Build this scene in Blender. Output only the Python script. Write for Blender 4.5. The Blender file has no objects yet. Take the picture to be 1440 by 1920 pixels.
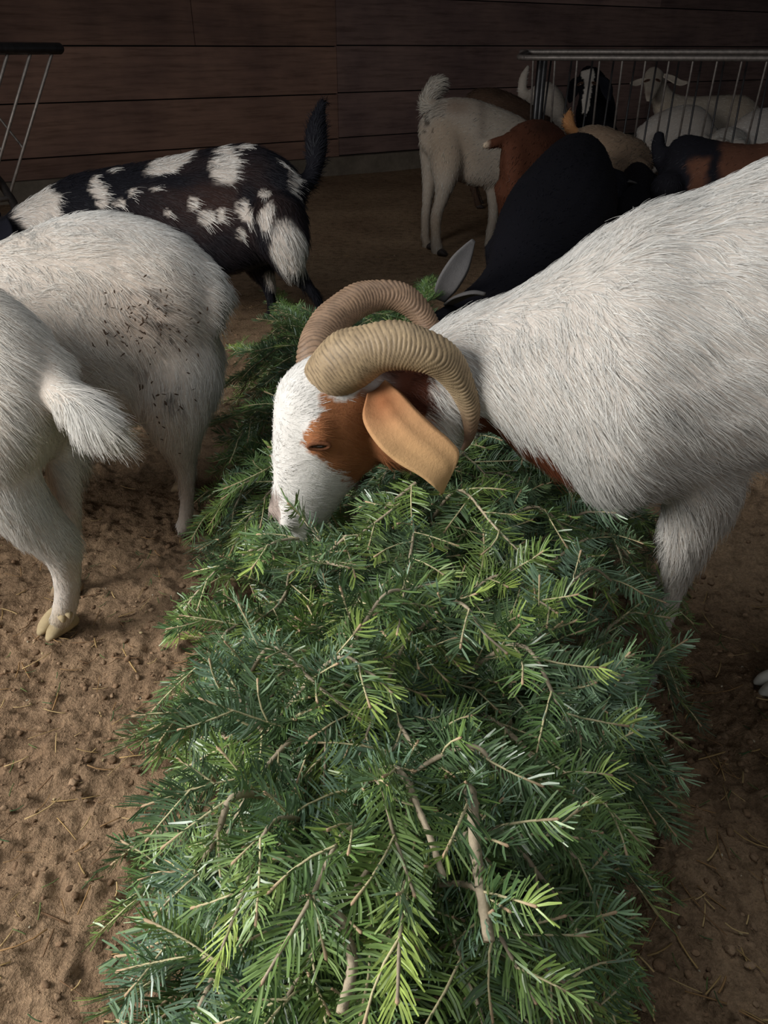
import bpy, bmesh, math, random
import numpy as np
from mathutils import Vector, Matrix
from mathutils.bvhtree import BVHTree

# ------------------------------------------------------------------ camera, light, exposure
S = bpy.context.scene
COL = S.collection
F = 1442.0                       # focal length in pixels of the 1440 x 1920 frame
H = 1.0                          # camera height
PITCH = math.radians(31.0)
CAM = np.array([0.0, 0.0, H])
FW = np.array([0, math.cos(PITCH), -math.sin(PITCH)])
UP = np.array([0, math.sin(PITCH), math.cos(PITCH)])
RT = np.array([1.0, 0, 0])

cam = bpy.data.cameras.new('camera')
cam.sensor_fit = 'HORIZONTAL'; cam.sensor_width = 36.0; cam.lens = 36.0 * F / 1440.0
cam.clip_start = 0.02
camo = bpy.data.objects.new('camera', cam); COL.objects.link(camo)
camo.location = CAM; camo.rotation_euler = (math.radians(90) - PITCH, 0, 0)
S.camera = camo

S.view_settings.view_transform = 'Standard'
S.view_settings.look = 'None'
S.view_settings.gamma = 1.0
S.view_settings.use_curve_mapping = False
S.view_settings.exposure = 0.0
S.cycles.use_denoising = True
S.cycles.max_bounces = 5
S.cycles.diffuse_bounces = 3
S.cycles.glossy_bounces = 2
S.cycles.transparent_max_bounces = 4

W = bpy.data.worlds.new('daylight'); S.world = W; W.use_nodes = True
bgn = W.node_tree.nodes['Background']
bgn.inputs[0].default_value = (0.80, 0.90, 1.0, 1); bgn.inputs[1].default_value = 0.07

def area_light(name, loc, target, sx, sy, power, col):
    l = bpy.data.lights.new(name, 'AREA'); l.shape = 'RECTANGLE'; l.size = sx; l.size_y = sy
    l.energy = power; l.color = col
    o = bpy.data.objects.new(name, l); COL.objects.link(o); o.location = loc
    o.rotation_euler = (Vector(target) - Vector(loc)).to_track_quat('-Z', 'Y').to_euler()
    return o
area_light('daylight_through_barn_door', (-2.6, 0.0, 1.75), (0.3, 0.65, 0.2), 1.4, 1.4, 134, (1.0, 0.992, 0.975))
area_light('fill_behind_camera', (0.9, -2.4, 1.9), (0.4, 1.3, 0.4), 2.6, 1.8, 13, (0.95, 0.98, 1.0))  # fill light added behind the camera to brighten the shaded chest of the goat
area_light('soft_overhead_light', (-0.1, 1.5, 3.2), (0.2, 1.5, 0.0), 1.5, 1.2, 20, (0.90, 0.95, 1.0))  # soft overhead light added above the foreground, no roof opening is built

# ------------------------------------------------------------------ numeric helpers
rng = np.random.default_rng(7)
def lin(r, g, b):
    f = lambda c: (c/255/12.92) if c/255 <= 0.04045 else ((c/255+0.055)/1.055)**2.4
    return np.array([f(r), f(g), f(b)])
def nz(v):
    v = np.asarray(v, float); n = np.linalg.norm(v, axis=-1, keepdims=True); return v/np.maximum(n, 1e-9)
def pd(px, py, d):               # the point at depth d along the ray of a pixel
    return CAM + d*(FW + RT*(px-720)/F + UP*(960-py)/F)
def py_at(px, py, Y):            # the point on that ray at forward distance Y
    r = FW + RT*(px-720)/F + UP*(960-py)/F
    return CAM + r*(Y/r[1])
def pg(px, py, z=0.0):
    r = FW + RT*(px-720)/F + UP*(960-py)/F
    return CAM + r*((z-H)/r[2])
def uvd(P):
    q = np.asarray(P) - CAM; d = q@FW
    d = np.where(np.abs(d) < 1e-4, 1e-4, d)
    return 720+(q@RT)/d*F, 960-(q@UP)/d*F, d

def _hash(ix, iy, iz, seed):
    h = (ix.astype(np.int64)*374761393 + iy.astype(np.int64)*668265263 + iz.astype(np.int64)*1274126177 + seed*362437) & 0x7fffffff
    h = ((h ^ (h >> 13))*1274126177) & 0x7fffffff
    h = (h ^ (h >> 16)) & 0xffff
    return h/65535.0
def vnoise(P, freq, seed=0):     # value noise, 0..1
    q = np.asarray(P, float)*freq; i = np.floor(q); f = q-i; f = f*f*(3-2*f); i = i.astype(np.int64)
    x, y, z = i[:, 0], i[:, 1], i[:, 2]; r = 0
    for dx in (0, 1):
        for dy in (0, 1):
            for dz in (0, 1):
                w = (f[:, 0] if dx else 1-f[:, 0])*(f[:, 1] if dy else 1-f[:, 1])*(f[:, 2] if dz else 1-f[:, 2])
                r = r + w*_hash(x+dx, y+dy, z+dz, seed)
    return r
def fbm(P, freq, seed=0, oct=3):
    r = 0; a = 0.5; t = 0
    for k in range(oct):
        r = r + a*vnoise(P, freq*2**k, seed+k*17); t += a; a *= 0.5
    return r/t
def sstep(a, b, x):
    t = np.clip((x-a)/(b-a), 0, 1); return t*t*(3-2*t)
def inpoly(u, v, poly):
    inside = np.zeros(len(u), bool); n = len(poly)
    for i in range(n):
        x1, y1 = poly[i]; x2, y2 = poly[(i+1) % n]
        c = ((y1 > v) != (y2 > v)) & (u < (x2-x1)*(v-y1)/((y2-y1) if y2 != y1 else 1e-9)+x1)
        inside ^= c
    return inside
def catmull(pts, k):
    pts = np.asarray(pts, float); n = len(pts)
    if n < 3:
        t = np.linspace(0, 1, k*(n-1)+1)[:, None]; return pts[0]*(1-t)+pts[1]*t
    P = np.vstack([2*pts[0]-pts[1], pts, 2*pts[-1]-pts[-2]]); out = []
    for i in range(1, n):
        p0, p1, p2, p3 = P[i-1], P[i], P[i+1], P[i+2]
        for t in np.arange(k)/k:
            out.append(0.5*((2*p1)+(-p0+p2)*t+(2*p0-5*p1+4*p2-p3)*t*t+(-p0+3*p1-3*p2+p3)*t**3))
    out.append(pts[-1]); return np.array(out)

# ------------------------------------------------------------------ object helpers
def mesh_np(name, V, Q, mats=(), mi=None, cols=None, smooth=True, parent=None):
    """mesh from arrays; Q = list of (n, k) face arrays"""
    me = bpy.data.meshes.new(name)
    V = np.asarray(V, np.float32)
    if not isinstance(Q, (list, tuple)): Q = [Q]
    Q = [np.asarray(q, np.int32) for q in Q if len(q)]
    me.vertices.add(len(V)); me.vertices.foreach_set('co', V.ravel())
    nl = sum(q.size for q in Q); npoly = sum(len(q) for q in Q)
    me.loops.add(nl); me.loops.foreach_set('vertex_index', np.concatenate([q.ravel() for q in Q]))
    me.polygons.add(npoly)
    tot = np.concatenate([np.full(len(q), q.shape[1], np.int32) for q in Q])
    st = np.concatenate([[0], np.cumsum(tot)[:-1]]).astype(np.int32)
    me.polygons.foreach_set('loop_start', st)
    if mi is not None: me.polygons.foreach_set('material_index', np.asarray(mi, np.int32))
    me.update(calc_edges=True); me.validate()
    me.polygons.foreach_set('use_smooth', np.full(len(me.polygons), smooth))
    if cols is not None:
        a = me.attributes.new('col', 'FLOAT_COLOR', 'POINT')
        c = np.ones((len(V), 4), np.float32); c[:, :3] = cols; a.data.foreach_set('color', c.ravel())
    for m in mats: me.materials.append(m)
    o = bpy.data.objects.new(name, me); COL.objects.link(o)
    if parent is not None:
        o.parent = parent; o.location = -Vector(parent.location)
    return o
def thing(name, label, cat, loc, group=None):
    o = bpy.data.objects.new(name, None); COL.objects.link(o); o.location = loc
    o.empty_display_size = 0.1
    o['label'] = label; o['category'] = cat
    if group: o['group'] = group
    return o
def tag(o, label, cat=None, kind=None, group=None):
    if label: o['label'] = label
    if cat: o['category'] = cat
    if kind: o['kind'] = kind
    if group: o['group'] = group
    return o

class NT:
    def __init__(s, name):
        s.m = bpy.data.materials.new(name); s.m.use_nodes = True; s.t = s.m.node_tree; s.t.nodes.clear()
        s.out = s.n('ShaderNodeOutputMaterial'); s.b = s.n('ShaderNodeBsdfPrincipled'); s.l(s.b.outputs[0], s.out.inputs[0])
    def n(s, t, **k):
        x = s.t.nodes.new(t)
        for a, b in k.items(): setattr(x, a, b)
        return x
    def l(s, a, b): s.t.links.new(a, b)
    def set(s, **k):
        for a, v in k.items(): s.b.inputs[a.replace('_', ' ')].default_value = v
        return s
    def noise(s, scale, detail=4, rough=.6, vec=None):
        x = s.n('ShaderNodeTexNoise'); x.inputs['Scale'].default_value = scale; x.inputs['Detail'].default_value = detail
        x.inputs['Roughness'].default_value = rough
        if vec is not None: s.l(vec, x.inputs['Vector'])
        return x
    def ramp(s, fac, stops):
        x = s.n('ShaderNodeValToRGB'); e = x.color_ramp.elements
        while len(e) < len(stops): e.new(0.5)
        for i, (p, c) in enumerate(stops):
            e[i].position = p; e[i].color = (*c, 1) if len(c) == 3 else c
        s.l(fac, x.inputs[0]); return x
    def mix(s, fac, a, b, blend='MIX'):
        x = s.n('ShaderNodeMix', data_type='RGBA', blend_type=blend)
        for sock, v in ((x.inputs[0], fac), (x.inputs[6], a), (x.inputs[7], b)):
            if hasattr(v, 'links') or isinstance(v, bpy.types.NodeSocket): s.l(v, sock)
            elif isinstance(v, (int, float)): sock.default_value = v
            else: sock.default_value = (*v, 1) if len(v) == 3 else v
        return x.outputs[2]
    def bump(s, h, strength, dist):
        x = s.n('ShaderNodeBump'); x.inputs['Strength'].default_value = strength; x.inputs['Distance'].default_value = dist
        s.l(h, x.inputs['Height']); s.l(x.outputs[0], s.b.inputs['Normal']); return x
    def coord(s, which='Object'):
        return s.n('ShaderNodeTexCoord').outputs[which]

# ------------------------------------------------------------------ materials
def mat_attr(name, rough=.8, spec=.2, noise=None, bump=None, hair=False):
    t = NT(name); a = t.n('ShaderNodeAttribute', attribute_name='col'); c = a.outputs['Color']
    if noise:
        nn = t.noise(noise[0], 4, .65, t.coord()); r = t.ramp(nn.outputs[0], [(.3, (1-noise[1],)*3), (.7, (1+noise[1]*.3,)*3)])
        c = t.mix(1.0, c, r.outputs[0], 'MULTIPLY')
    t.l(c, t.b.inputs['Base Color'])
    t.set(Roughness=rough); t.b.inputs['Specular IOR Level'].default_value = spec
    if bump:
        nn = t.noise(bump[0], 5, .7, t.coord()); t.bump(nn.outputs[0], bump[1], bump[2])
    if hair:
        q = t.n('ShaderNodeAttribute', attribute_name='nrm'); g = t.n('ShaderNodeNewGeometry')
        v = t.n('ShaderNodeMix', data_type='VECTOR'); v.inputs[0].default_value = 0.72
        t.l(g.outputs['Normal'], v.inputs[4]); t.l(q.outputs['Vector'], v.inputs[5])
        nn = t.n('ShaderNodeVectorMath', operation='NORMALIZE'); t.l(v.outputs[1], nn.inputs[0])
        t.l(nn.outputs[0], t.b.inputs['Normal'])
    return t.m
M_SKIN = mat_attr('goat_hide', .85, .15, (60, .12), (220, .35, .004))
M_HAIR = mat_attr('goat_hair', .6, .25, hair=True)
M_NEEDLE = None
def mat_needle():
    t = NT('fir_needle'); a = t.n('ShaderNodeAttribute', attribute_name='col')
    g = t.n('ShaderNodeNewGeometry')
    under = t.mix(.42, a.outputs['Color'], tuple(lin(150, 180, 160)))
    c = t.mix(g.outputs['Backfacing'], a.outputs['Color'], under)
    t.l(c, t.b.inputs['Base Color']); t.set(Roughness=.34); t.b.inputs['Specular IOR Level'].default_value = .6
    return t.m
M_NEEDLE = mat_needle()
M_TWIG = mat_attr('fir_bark', .75, .3, (260, .18), (420, .4, .002))
def mat_horn():
    t = NT('horn_keratin'); a = t.n('ShaderNodeAttribute', attribute_name='col'); co = t.coord()
    n1 = t.noise(45, 5, .7, co); r = t.ramp(n1.outputs[0], [(.3, (.62, .6, .58)), (.7, (1.12, 1.1, 1.05))])
    c = t.mix(1.0, a.outputs['Color'], r.outputs[0], 'MULTIPLY'); t.l(c, t.b.inputs['Base Color'])
    t.set(Roughness=.55); t.b.inputs['Specular IOR Level'].default_value = .35
    n2 = t.noise(320, 4, .7, co); t.bump(n2.outputs[0], .3, .002); return t.m
M_HORN = mat_horn()
def mat_plain(name, c, rough=.6, spec=.4, metal=0, nscale=30, namt=.25, bump=None):
    t = NT(name); co = t.coord(); n = t.noise(nscale, 5, .65, co); c = np.asarray(c)
    r = t.ramp(n.outputs[0], [(.3, tuple(c*(1-namt))), (.7, tuple(np.minimum(c*(1+namt), 1)))])
    t.l(r.outputs[0], t.b.inputs['Base Color']); t.set(Roughness=rough, Metallic=metal); t.b.inputs['Specular IOR Level'].default_value = spec
    if bump: t.bump(n.outputs[0], bump[0], bump[1])
    return t.m
M_HOOF = mat_plain('hoof_horn', lin(150, 128, 100), .7, .3, 0, 60, .3)
M_HOOFD = mat_plain('dark_hoof', lin(52, 44, 40), .7, .3, 0, 60, .3)
M_EYE = mat_plain('eye', lin(38, 24, 14), .12, .6, 0, 40, .2)
M_LID = mat_plain('eyelid', lin(96, 70, 58), .7, .3, 0, 80, .2)
M_STEEL = mat_plain('galvanised_bar', lin(120, 112, 106), .5, .5, .55, 40, .3)
M_PIPE = mat_plain('dark_pipe', lin(62, 60, 60), .38, .5, .6, 30, .3)
M_STRAW = mat_attr('straw', .7, .3)

def mat_floor():
    t = NT('trodden_dirt'); co = t.coord()
    n1 = t.noise(1.6, 5, .6, co); n2 = t.noise(22, 6, .7, co); n3 = t.noise(160, 4, .7, co)
    base = t.ramp(n1.outputs[0], [(.3, tuple(lin(140, 114, 90))), (.7, tuple(lin(176, 148, 118)))])
    mid = t.ramp(n2.outputs[0], [(.28, (.42, .40, .38)), (.52, (1, 1, 1)), (.8, (1.18, 1.15, 1.1))])
    fine = t.ramp(n3.outputs[0], [(.25, (.55, .53, .5)), (.55, (1, 1, 1)), (.78, (1.35, 1.32, 1.25))])
    c = t.mix(1.0, base.outputs[0], mid.outputs[0], 'MULTIPLY'); c = t.mix(1.0, c, fine.outputs[0], 'MULTIPLY')
    t.l(c, t.b.inputs['Base Color']); t.set(Roughness=.95); t.b.inputs['Specular IOR Level'].default_value = .1
    m = t.n('ShaderNodeMath', operation='ADD'); t.l(n2.outputs[0], m.inputs[0]); t.l(n3.outputs[0], m.inputs[1])
    t.bump(m.outputs[0], 1.0, .009); return t.m
M_FLOOR = mat_floor()
def mat_wood():
    t = NT('barn_board'); co = t.coord('Object')
    mp = t.n('ShaderNodeMapping'); mp.inputs['Scale'].default_value = (1, 1, 14); t.l(co, mp.inputs[0])
    g = t.noise(2.2, 7, .65, mp.outputs[0]); st = t.noise(1.3, 4, .6, co)
    a = t.n('ShaderNodeAttribute', attribute_name='col')
    r = t.ramp(g.outputs[0], [(.28, (.55, .52, .5)), (.5, (1, 1, 1)), (.75, (1.25, 1.22, 1.2))])
    r2 = t.ramp(st.outputs[0], [(.3, (.6, .58, .62)), (.6, (1.1, 1.05, 1.0))])
    v = t.n('ShaderNodeTexVoronoi'); v.inputs['Scale'].default_value = 1.7; t.l(co, v.inputs['Vector'])
    kn = t.ramp(v.outputs['Distance'], [(.05, (.3, .28, .28)), (.1, (1, 1, 1))])
    c = t.mix(1.0, a.outputs['Color'], r.outputs[0], 'MULTIPLY'); c = t.mix(1.0, c, r2.outputs[0], 'MULTIPLY'); c = t.mix(1.0, c, kn.outputs[0], 'MULTIPLY')
    t.l(c, t.b.inputs['Base Color']); t.set(Roughness=.8); t.b.inputs['Specular IOR Level'].default_value = .2
    t.bump(g.outputs[0], .4, .006); return t.m
M_WOOD = mat_wood()
M_CONC = mat_plain('footing_concrete', lin(112, 102, 90), .95, .1, 0, 6, .25, (.6, .02))

# ------------------------------------------------------------------ the barn: floor, walls, ceiling
def axis(fine_a, fine_b, step, a, b, grow):
    m = list(np.arange(fine_a, fine_b, step)); s = step; x = m[0]; lo = []
    while x > a: s *= grow; x -= s; lo.append(x)
    s = step; x = m[-1]; hi = []
    while x < b: s *= grow; x += s; hi.append(x)
    return np.array(lo[::-1]+m+hi)
def floor_h(P):
    P = np.array(P, float); P = np.column_stack([P[:, 0], P[:, 1], np.zeros(len(P))])
    big = (fbm(P, 2.2, 3, 2)-.5)*.03
    m1 = (fbm(P, 9, 11, 3)-.5)*.030
    m2 = np.abs(vnoise(P, 26, 31)-.5)*-.018+.0045
    m3 = (vnoise(P, 60, 41)-.5)*.011 + (vnoise(P, 120, 43)-.5)*.010
    pits = -.016*sstep(.66, .9, fbm(P, 11, 77, 2))
    clod = .010*sstep(.60, .78, fbm(P, 40, 91, 2))
    amp = .45+.8*vnoise(P, 1.5, 51)
    far = np.minimum(sstep(3.4, 2.2, P[:, 1]), sstep(2.4, 1.3, np.abs(P[:, 0])))
    return (big+(m1*amp+m2*amp+m3+pits*amp+clod*amp)*far)*.8-.006
xs = axis(-1.15, 1.1, .0055, -7, 9, 1.06); ys = axis(.3, 2.3, .0055, -1.6, 14, 1.05)
GX, GY = np.meshgrid(xs, ys); P = np.column_stack([GX.ravel(), GY.ravel(), np.zeros(GX.size)])
P[:, 2] = floor_h(P)
i = np.arange(GX.size).reshape(GX.shape)
Q = np.stack([i[:-1, :-1], i[:-1, 1:], i[1:, 1:], i[1:, :-1]], -1).reshape(-1, 4)
floor = mesh_np('floor', P, Q, [M_FLOOR]); tag(floor, 'trodden brown dirt floor of the barn', kind='structure')

def box_arr(lo, hi):
    x0, y0, z0 = lo; x1, y1, z1 = hi
    V = np.array([[x0,y0,z0],[x1,y0,z0],[x1,y1,z0],[x0,y1,z0],[x0,y0,z1],[x1,y0,z1],[x1,y1,z1],[x0,y1,z1]])
    Fc = np.array([[0,3,2,1],[4,5,6,7],[0,1,5,4],[1,2,6,5],[2,3,7,6],[3,0,4,7]])
    return V, Fc
WA = np.array([-2.74, 6.3]); WB = np.array([-.40, 7.87]); wd = (WB-WA)/np.linalg.norm(WB-WA)
wall_rot = math.atan2(wd[1], wd[0])
Vs = []; Fs = []; Cs = []; off = 0
wr = random.Random(4)
for row in range(9):
    z0 = .15 if row == 0 else .30+.365*(row-1); z1 = .30+.365*row
    x = -6.0
    seam = 2.80
    while x < 12:
        L = wr.uniform(3.4, 4.6); x1 = x+L
        if x < seam-.5 < x1+.6: x1 = seam
        if abs(x-seam) < .01: x1 = seam+4.2
        dy = wr.uniform(-.006, .006); dz = .004 if x >= seam-.01 else -.004
        V, Fc = box_arr((x+.003, dy, z0+.005+dz), (x1-.003, .05, z1-.005+dz))
        Vs.append(V); Fs.append(Fc+off); off += 8
        b = wr.uniform(.75, 1.25); base = lin(122, 96, 84) if x < seam-.01 else lin(126, 104, 98)
        Cs.append(np.tile(base*b, (8, 1))); x = x1
V, Fc = box_arr((-6, .05, 0), (12, .09, 3.3)); Vs.append(V); Fs.append(Fc+off); Cs.append(np.tile(lin(16, 11, 9), (8, 1)))
wall = mesh_np('wall_back', np.vstack(Vs), np.vstack(Fs), [M_WOOD], cols=np.vstack(Cs), smooth=False)
wall.location = (WA[0], WA[1], 0); wall.rotation_euler = (0, 0, wall_rot); tag(wall, 'dark brown horizontal barn boards', kind='structure')
V, Fc = box_arr((-6, -.05, -.05), (12, .08, .148))
foot = mesh_np('baseboard_back', V, Fc, [M_CONC], smooth=False); foot.location = wall.location; foot.rotation_euler = wall.rotation_euler
tag(foot, 'low grey concrete footing below the barn boards', kind='structure')
V, Fc = box_arr((-7, 2.6, 3.25), (9, 14, 3.3))
ceil = mesh_np('ceiling', V, Fc, [M_WOOD], cols=np.tile(lin(70, 52, 42), (8, 1)), smooth=False); tag(ceil, 'dark board ceiling of the barn', kind='structure')

# ------------------------------------------------------------------ animal builder
def sA(tx, ty, bx, by, d, b):        # section given by its upper and lower outline points, its depth and half thickness
    c = pd((tx+bx)/2, (ty+by)/2, d); a = (RT*(tx-bx)/2 - UP*(ty-by)/2)*d/F
    r = nz(c-CAM); return ('E', c, a, r*b)
def sR(cx, cy, d, hw, hh):           # section facing the viewer (animal seen end-on)
    return ('E', pd(cx, cy, d), UP*hh*d/F, RT*hw*d/F)
def sC(cx, cy, hw, d):               # round section
    return ('C', pd(cx, cy, d), hw*d/F)
def sW(x, y, z, r):
    return ('C', np.array([x, y, z], float), r)
def sE(c, a, b):
    return ('E', np.asarray(c, float), np.asarray(a, float), np.asarray(b, float))

def frames(C):
    T = nz(np.gradient(C, axis=0)); A = np.zeros_like(C); B = np.zeros_like(C)
    u = np.array([0.0, 0, 1]) if abs(T[0][2]) < .8 else np.array([0.0, 1, 0])
    for k in range(len(C)):
        u = nz(u-T[k]*(u@T[k])); A[k] = u; B[k] = np.cross(T[k], u)
    return T, A, B

class Tube:
    def __init__(s, st, flow=1, k=4, bend=None):
        C = np.array([x[1] for x in st])
        if st[0][0] == 'C':
            r = np.array([x[2] for x in st])[:, None]; CR = catmull(np.hstack([C, r]), k)
            s.C = CR[:, :3]; rr = np.maximum(CR[:, 3:], .003); T, A, B = frames(s.C); s.A = A*rr; s.B = B*rr
        else:
            M = catmull(np.hstack([C, [x[2] for x in st], [x[3] for x in st]]), k); s.C = M[:, :3]; s.A = M[:, 3:6]; s.B = M[:, 6:9]
        s.T = nz(np.gradient(s.C, axis=0))*flow
        s.r = np.minimum(np.linalg.norm(s.A, axis=1), np.linalg.norm(s.B, axis=1))
    def mesh(s, n=20):
        th = np.linspace(0, 2*math.pi, n, endpoint=False); C, A, B, r = s.C, s.A, s.B, s.r
        t0 = nz(C[0]-C[1]); t1 = nz(C[-1]-C[-2])
        ring = lambda c, a, b, k: c+k*(np.cos(th)[:, None]*a+np.sin(th)[:, None]*b)
        R = [ring(C[0]+t0*r[0]*.75, A[0], B[0], .05), ring(C[0]+t0*r[0]*.5, A[0], B[0], .68)]
        R += [ring(C[k], A[k], B[k], 1) for k in range(len(C))]
        R += [ring(C[-1]+t1*r[-1]*.5, A[-1], B[-1], .68), ring(C[-1]+t1*r[-1]*.75, A[-1], B[-1], .05)]
        m = len(R); V = np.vstack(R); i = np.arange(m*n).reshape(m, n); j = np.roll(i, -1, axis=1)
        Q = np.stack([i[:-1], j[:-1], j[1:], i[1:]], -1).reshape(-1, 4)
        caps = [i[0][::-1], i[-1]]
        return V, Q, caps

def remesh(tubes, voxel, smooth=6):
    bm = bmesh.new()
    for t in tubes:
        V, Q, caps = t.mesh(); vs = [bm.verts.new(v) for v in V]
        for q in Q:
            try: bm.faces.new([vs[k] for k in q])
            except ValueError: pass
        for c in caps: bm.faces.new([vs[k] for k in c])
    bmesh.ops.recalc_face_normals(bm, faces=bm.faces)
    me = bpy.data.meshes.new('tmp'); bm.to_mesh(me); bm.free()
    o = bpy.data.objects.new('tmp', me); COL.objects.link(o)
    m = o.modifiers.new('r', 'REMESH'); m.mode = 'VOXEL'; m.voxel_size = voxel
    if smooth:
        m2 = o.modifiers.new('s', 'SMOOTH'); m2.iterations = smooth; m2.factor = .5
    dg = bpy.context.evaluated_depsgraph_get(); ev = o.evaluated_get(dg); m3 = ev.to_mesh()
    V = np.empty(len(m3.vertices)*3); m3.vertices.foreach_get('co', V); V = V.reshape(-1, 3)
    m3.calc_loop_triangles(); T = np.empty(len(m3.loop_triangles)*3, np.int32); m3.loop_triangles.foreach_get('vertices', T)
    L = np.empty(len(m3.loops), np.int32); m3.loops.foreach_get('vertex_index', L)
    tot = np.empty(len(m3.polygons), np.int32); m3.polygons.foreach_get('loop_total', tot)
    N = np.empty(len(m3.vertices)*3); m3.vertices.foreach_get('normal', N)
    ev.to_mesh_clear(); bpy.data.objects.remove(o)
    T = T.reshape(-1, 3)
    if (tot == 4).all(): Q = L.reshape(-1, 4)
    else: Q = T
    return V, Q, T, N.reshape(-1, 3)

class Goat:
    def __init__(s, label, base, colfn, voxel=.012, group=None, cat='goat'):
        s.root = thing('goat', label, cat, base, group); s.col = colfn; s.voxel = voxel; s.tubes = []; s.skin = lambda u, v: np.ones(len(u))
    def t(s, st, flow=1, k=4):
        s.tubes.append(Tube(st, flow, k)); return s
    def legs(s, L, r=.03):           # plain legs standing on the floor: (x, y, top z, top radius, hind?, dx, dy forward)
        for x, y, zt, rt, hind, fx, fy in L:
            h = -.5 if hind else .15
            s.t([sW(x, y, zt, rt), sW(x+fx*(.5 if hind else 0), y+fy*(.5 if hind else 0), zt*.68, rt*.75), sW(x+fx*h, y+fy*h, zt*.44, r*1.15), sW(x, y, .09, r*.75), sW(x+fx*.3, y+fy*.3, .012, r*.95)])
        return s
    def build(s, smooth=6):
        s.V, s.Q, s.T, s.N = remesh(s.tubes, s.voxel, smooth)
        u, v, d = uvd(s.V); c = s.col(s.V, u, v, s.N)*(1-s.skin(u, v)[:, None]*np.array([.20, .26, .30]))
        s.body = mesh_np('body', s.V, s.Q, [M_SKIN], cols=c, parent=s.root)
        s.bvh = BVHTree.FromPolygons([Vector(x) for x in s.V], s.T.tolist())
        return s
    def hit(s, px, py):
        r = nz(FW+RT*(px-720)/F+UP*(960-py)/F); h = s.bvh.ray_cast(Vector(CAM), Vector(r))
        return (np.array(h[0]), np.array(h[1])) if h[0] is not None else (None, None)
    def flow(s, P, N, grav):
        SC = np.vstack([t.C for t in s.tubes]); ST = np.vstack([t.T for t in s.tubes]); SR = np.concatenate([t.r for t in s.tubes])
        out = np.zeros_like(P)
        for a in range(0, len(P), 4000):
            p = P[a:a+4000]; D = np.linalg.norm(p[:, None]-SC[None], axis=2)/SR[None]; w = 1/np.maximum(D, .2)**6
            out[a:a+4000] = w@ST/np.sum(w, 1, keepdims=True)
        out = nz(out)+np.array([0, 0, -grav]); return out
    def coat(s, n, length, width, lift=.3, grav=.7, wfn=None, lenfn=None, vary=.16, wob=.7, k=5, seed=1):
        r = np.random.default_rng(seed); V, T, N = s.V, s.T, s.N
        e1 = V[T[:, 1]]-V[T[:, 0]]; e2 = V[T[:, 2]]-V[T[:, 0]]; ar = np.linalg.norm(np.cross(e1, e2), axis=1)*.5
        cen = V[T].mean(1)
        if wfn is not None: ar = ar*wfn(cen)
        pick = r.choice(len(T), n, p=ar/ar.sum())
        a, b = r.random(n), r.random(n); fl = a+b > 1; a[fl] = 1-a[fl]; b[fl] = 1-b[fl]
        P = V[T[pick, 0]]+a[:, None]*e1[pick]+b[:, None]*e2[pick]
        Nn = nz(N[T[pick, 0]]*(1-a-b)[:, None]+N[T[pick, 1]]*a[:, None]+N[T[pick, 2]]*b[:, None])
        fd = s.flow(P, Nn, grav)
        wv = np.stack([fbm(P, 14, 5, 2), fbm(P, 14, 6, 2), fbm(P, 14, 7, 2)], 1)-.5
        wv2 = np.stack([vnoise(P, 45, 8), vnoise(P, 45, 9), vnoise(P, 45, 10)], 1)-.5
        fd = nz(fd)+wob*wv*1.6+wob*wv2*.9+r.normal(0, .13, (n, 3))
        fd = nz(fd-Nn*np.sum(fd*Nn, 1, keepdims=True))
        L = length*(.6+.8*r.random(n))*(.75+.5*vnoise(P, 30, 21))
        if lenfn is not None: L = L*lenfn(P)
        lf = lift*(.4+1.2*r.random(n))
        pts = np.zeros((n, k, 3))
        for q in range(k):
            t = q/(k-1)
            pts[:, q] = P-Nn*.002+fd*(L*t)[:, None]+Nn*((L*lf)*(t-.45*t*t)*1.3)[:, None]+np.array([0, 0, -1.0])*(L*.10*t*t)[:, None]
        rad = width*.5*(.7+.6*r.random(n))[:, None]*np.linspace(1, .25, k)[None]
        u, v, d = uvd(P); c = s.col(P, u, v, Nn)*(1+vary*r.normal(0, 1, n)*.7)[:, None]
        c = np.clip(c*(1-.25*(r.random(n) < .12))[:, None], .003, .92)
        pts -= np.array(s.root.location)
        cu = bpy.data.hair_curves.new('coat'); cu.add_curves([k]*n)
        cu.attributes['position'].data.foreach_set('vector', pts.astype(np.float32).ravel())
        ra = cu.attributes.get('radius') or cu.attributes.new('radius', 'FLOAT', 'POINT'); ra.data.foreach_set('value', rad.astype(np.float32).ravel())
        ca = cu.attributes.new('col', 'FLOAT_COLOR', 'CURVE'); cc = np.ones((n, 4), np.float32); cc[:, :3] = c; ca.data.foreach_set('color', cc.ravel())
        na = cu.attributes.new('nrm', 'FLOAT_VECTOR', 'CURVE'); na.data.foreach_set('vector', Nn.astype(np.float32).ravel())
        cu.materials.append(M_HAIR)
        o = bpy.data.objects.new('coat', cu); COL.objects.link(o); o.parent = s.root
        return o
    def solid(s, name, tube, col, mat=None, n=16, label=None):
        V, Q, caps = tube.mesh(n); c = col(V) if callable(col) else np.tile(col, (len(V), 1))
        o = mesh_np(name, V, [Q, np.array(caps)], [mat or M_SKIN], cols=c, parent=s.root)
        if label: o['label'] = label
        return o
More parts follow.
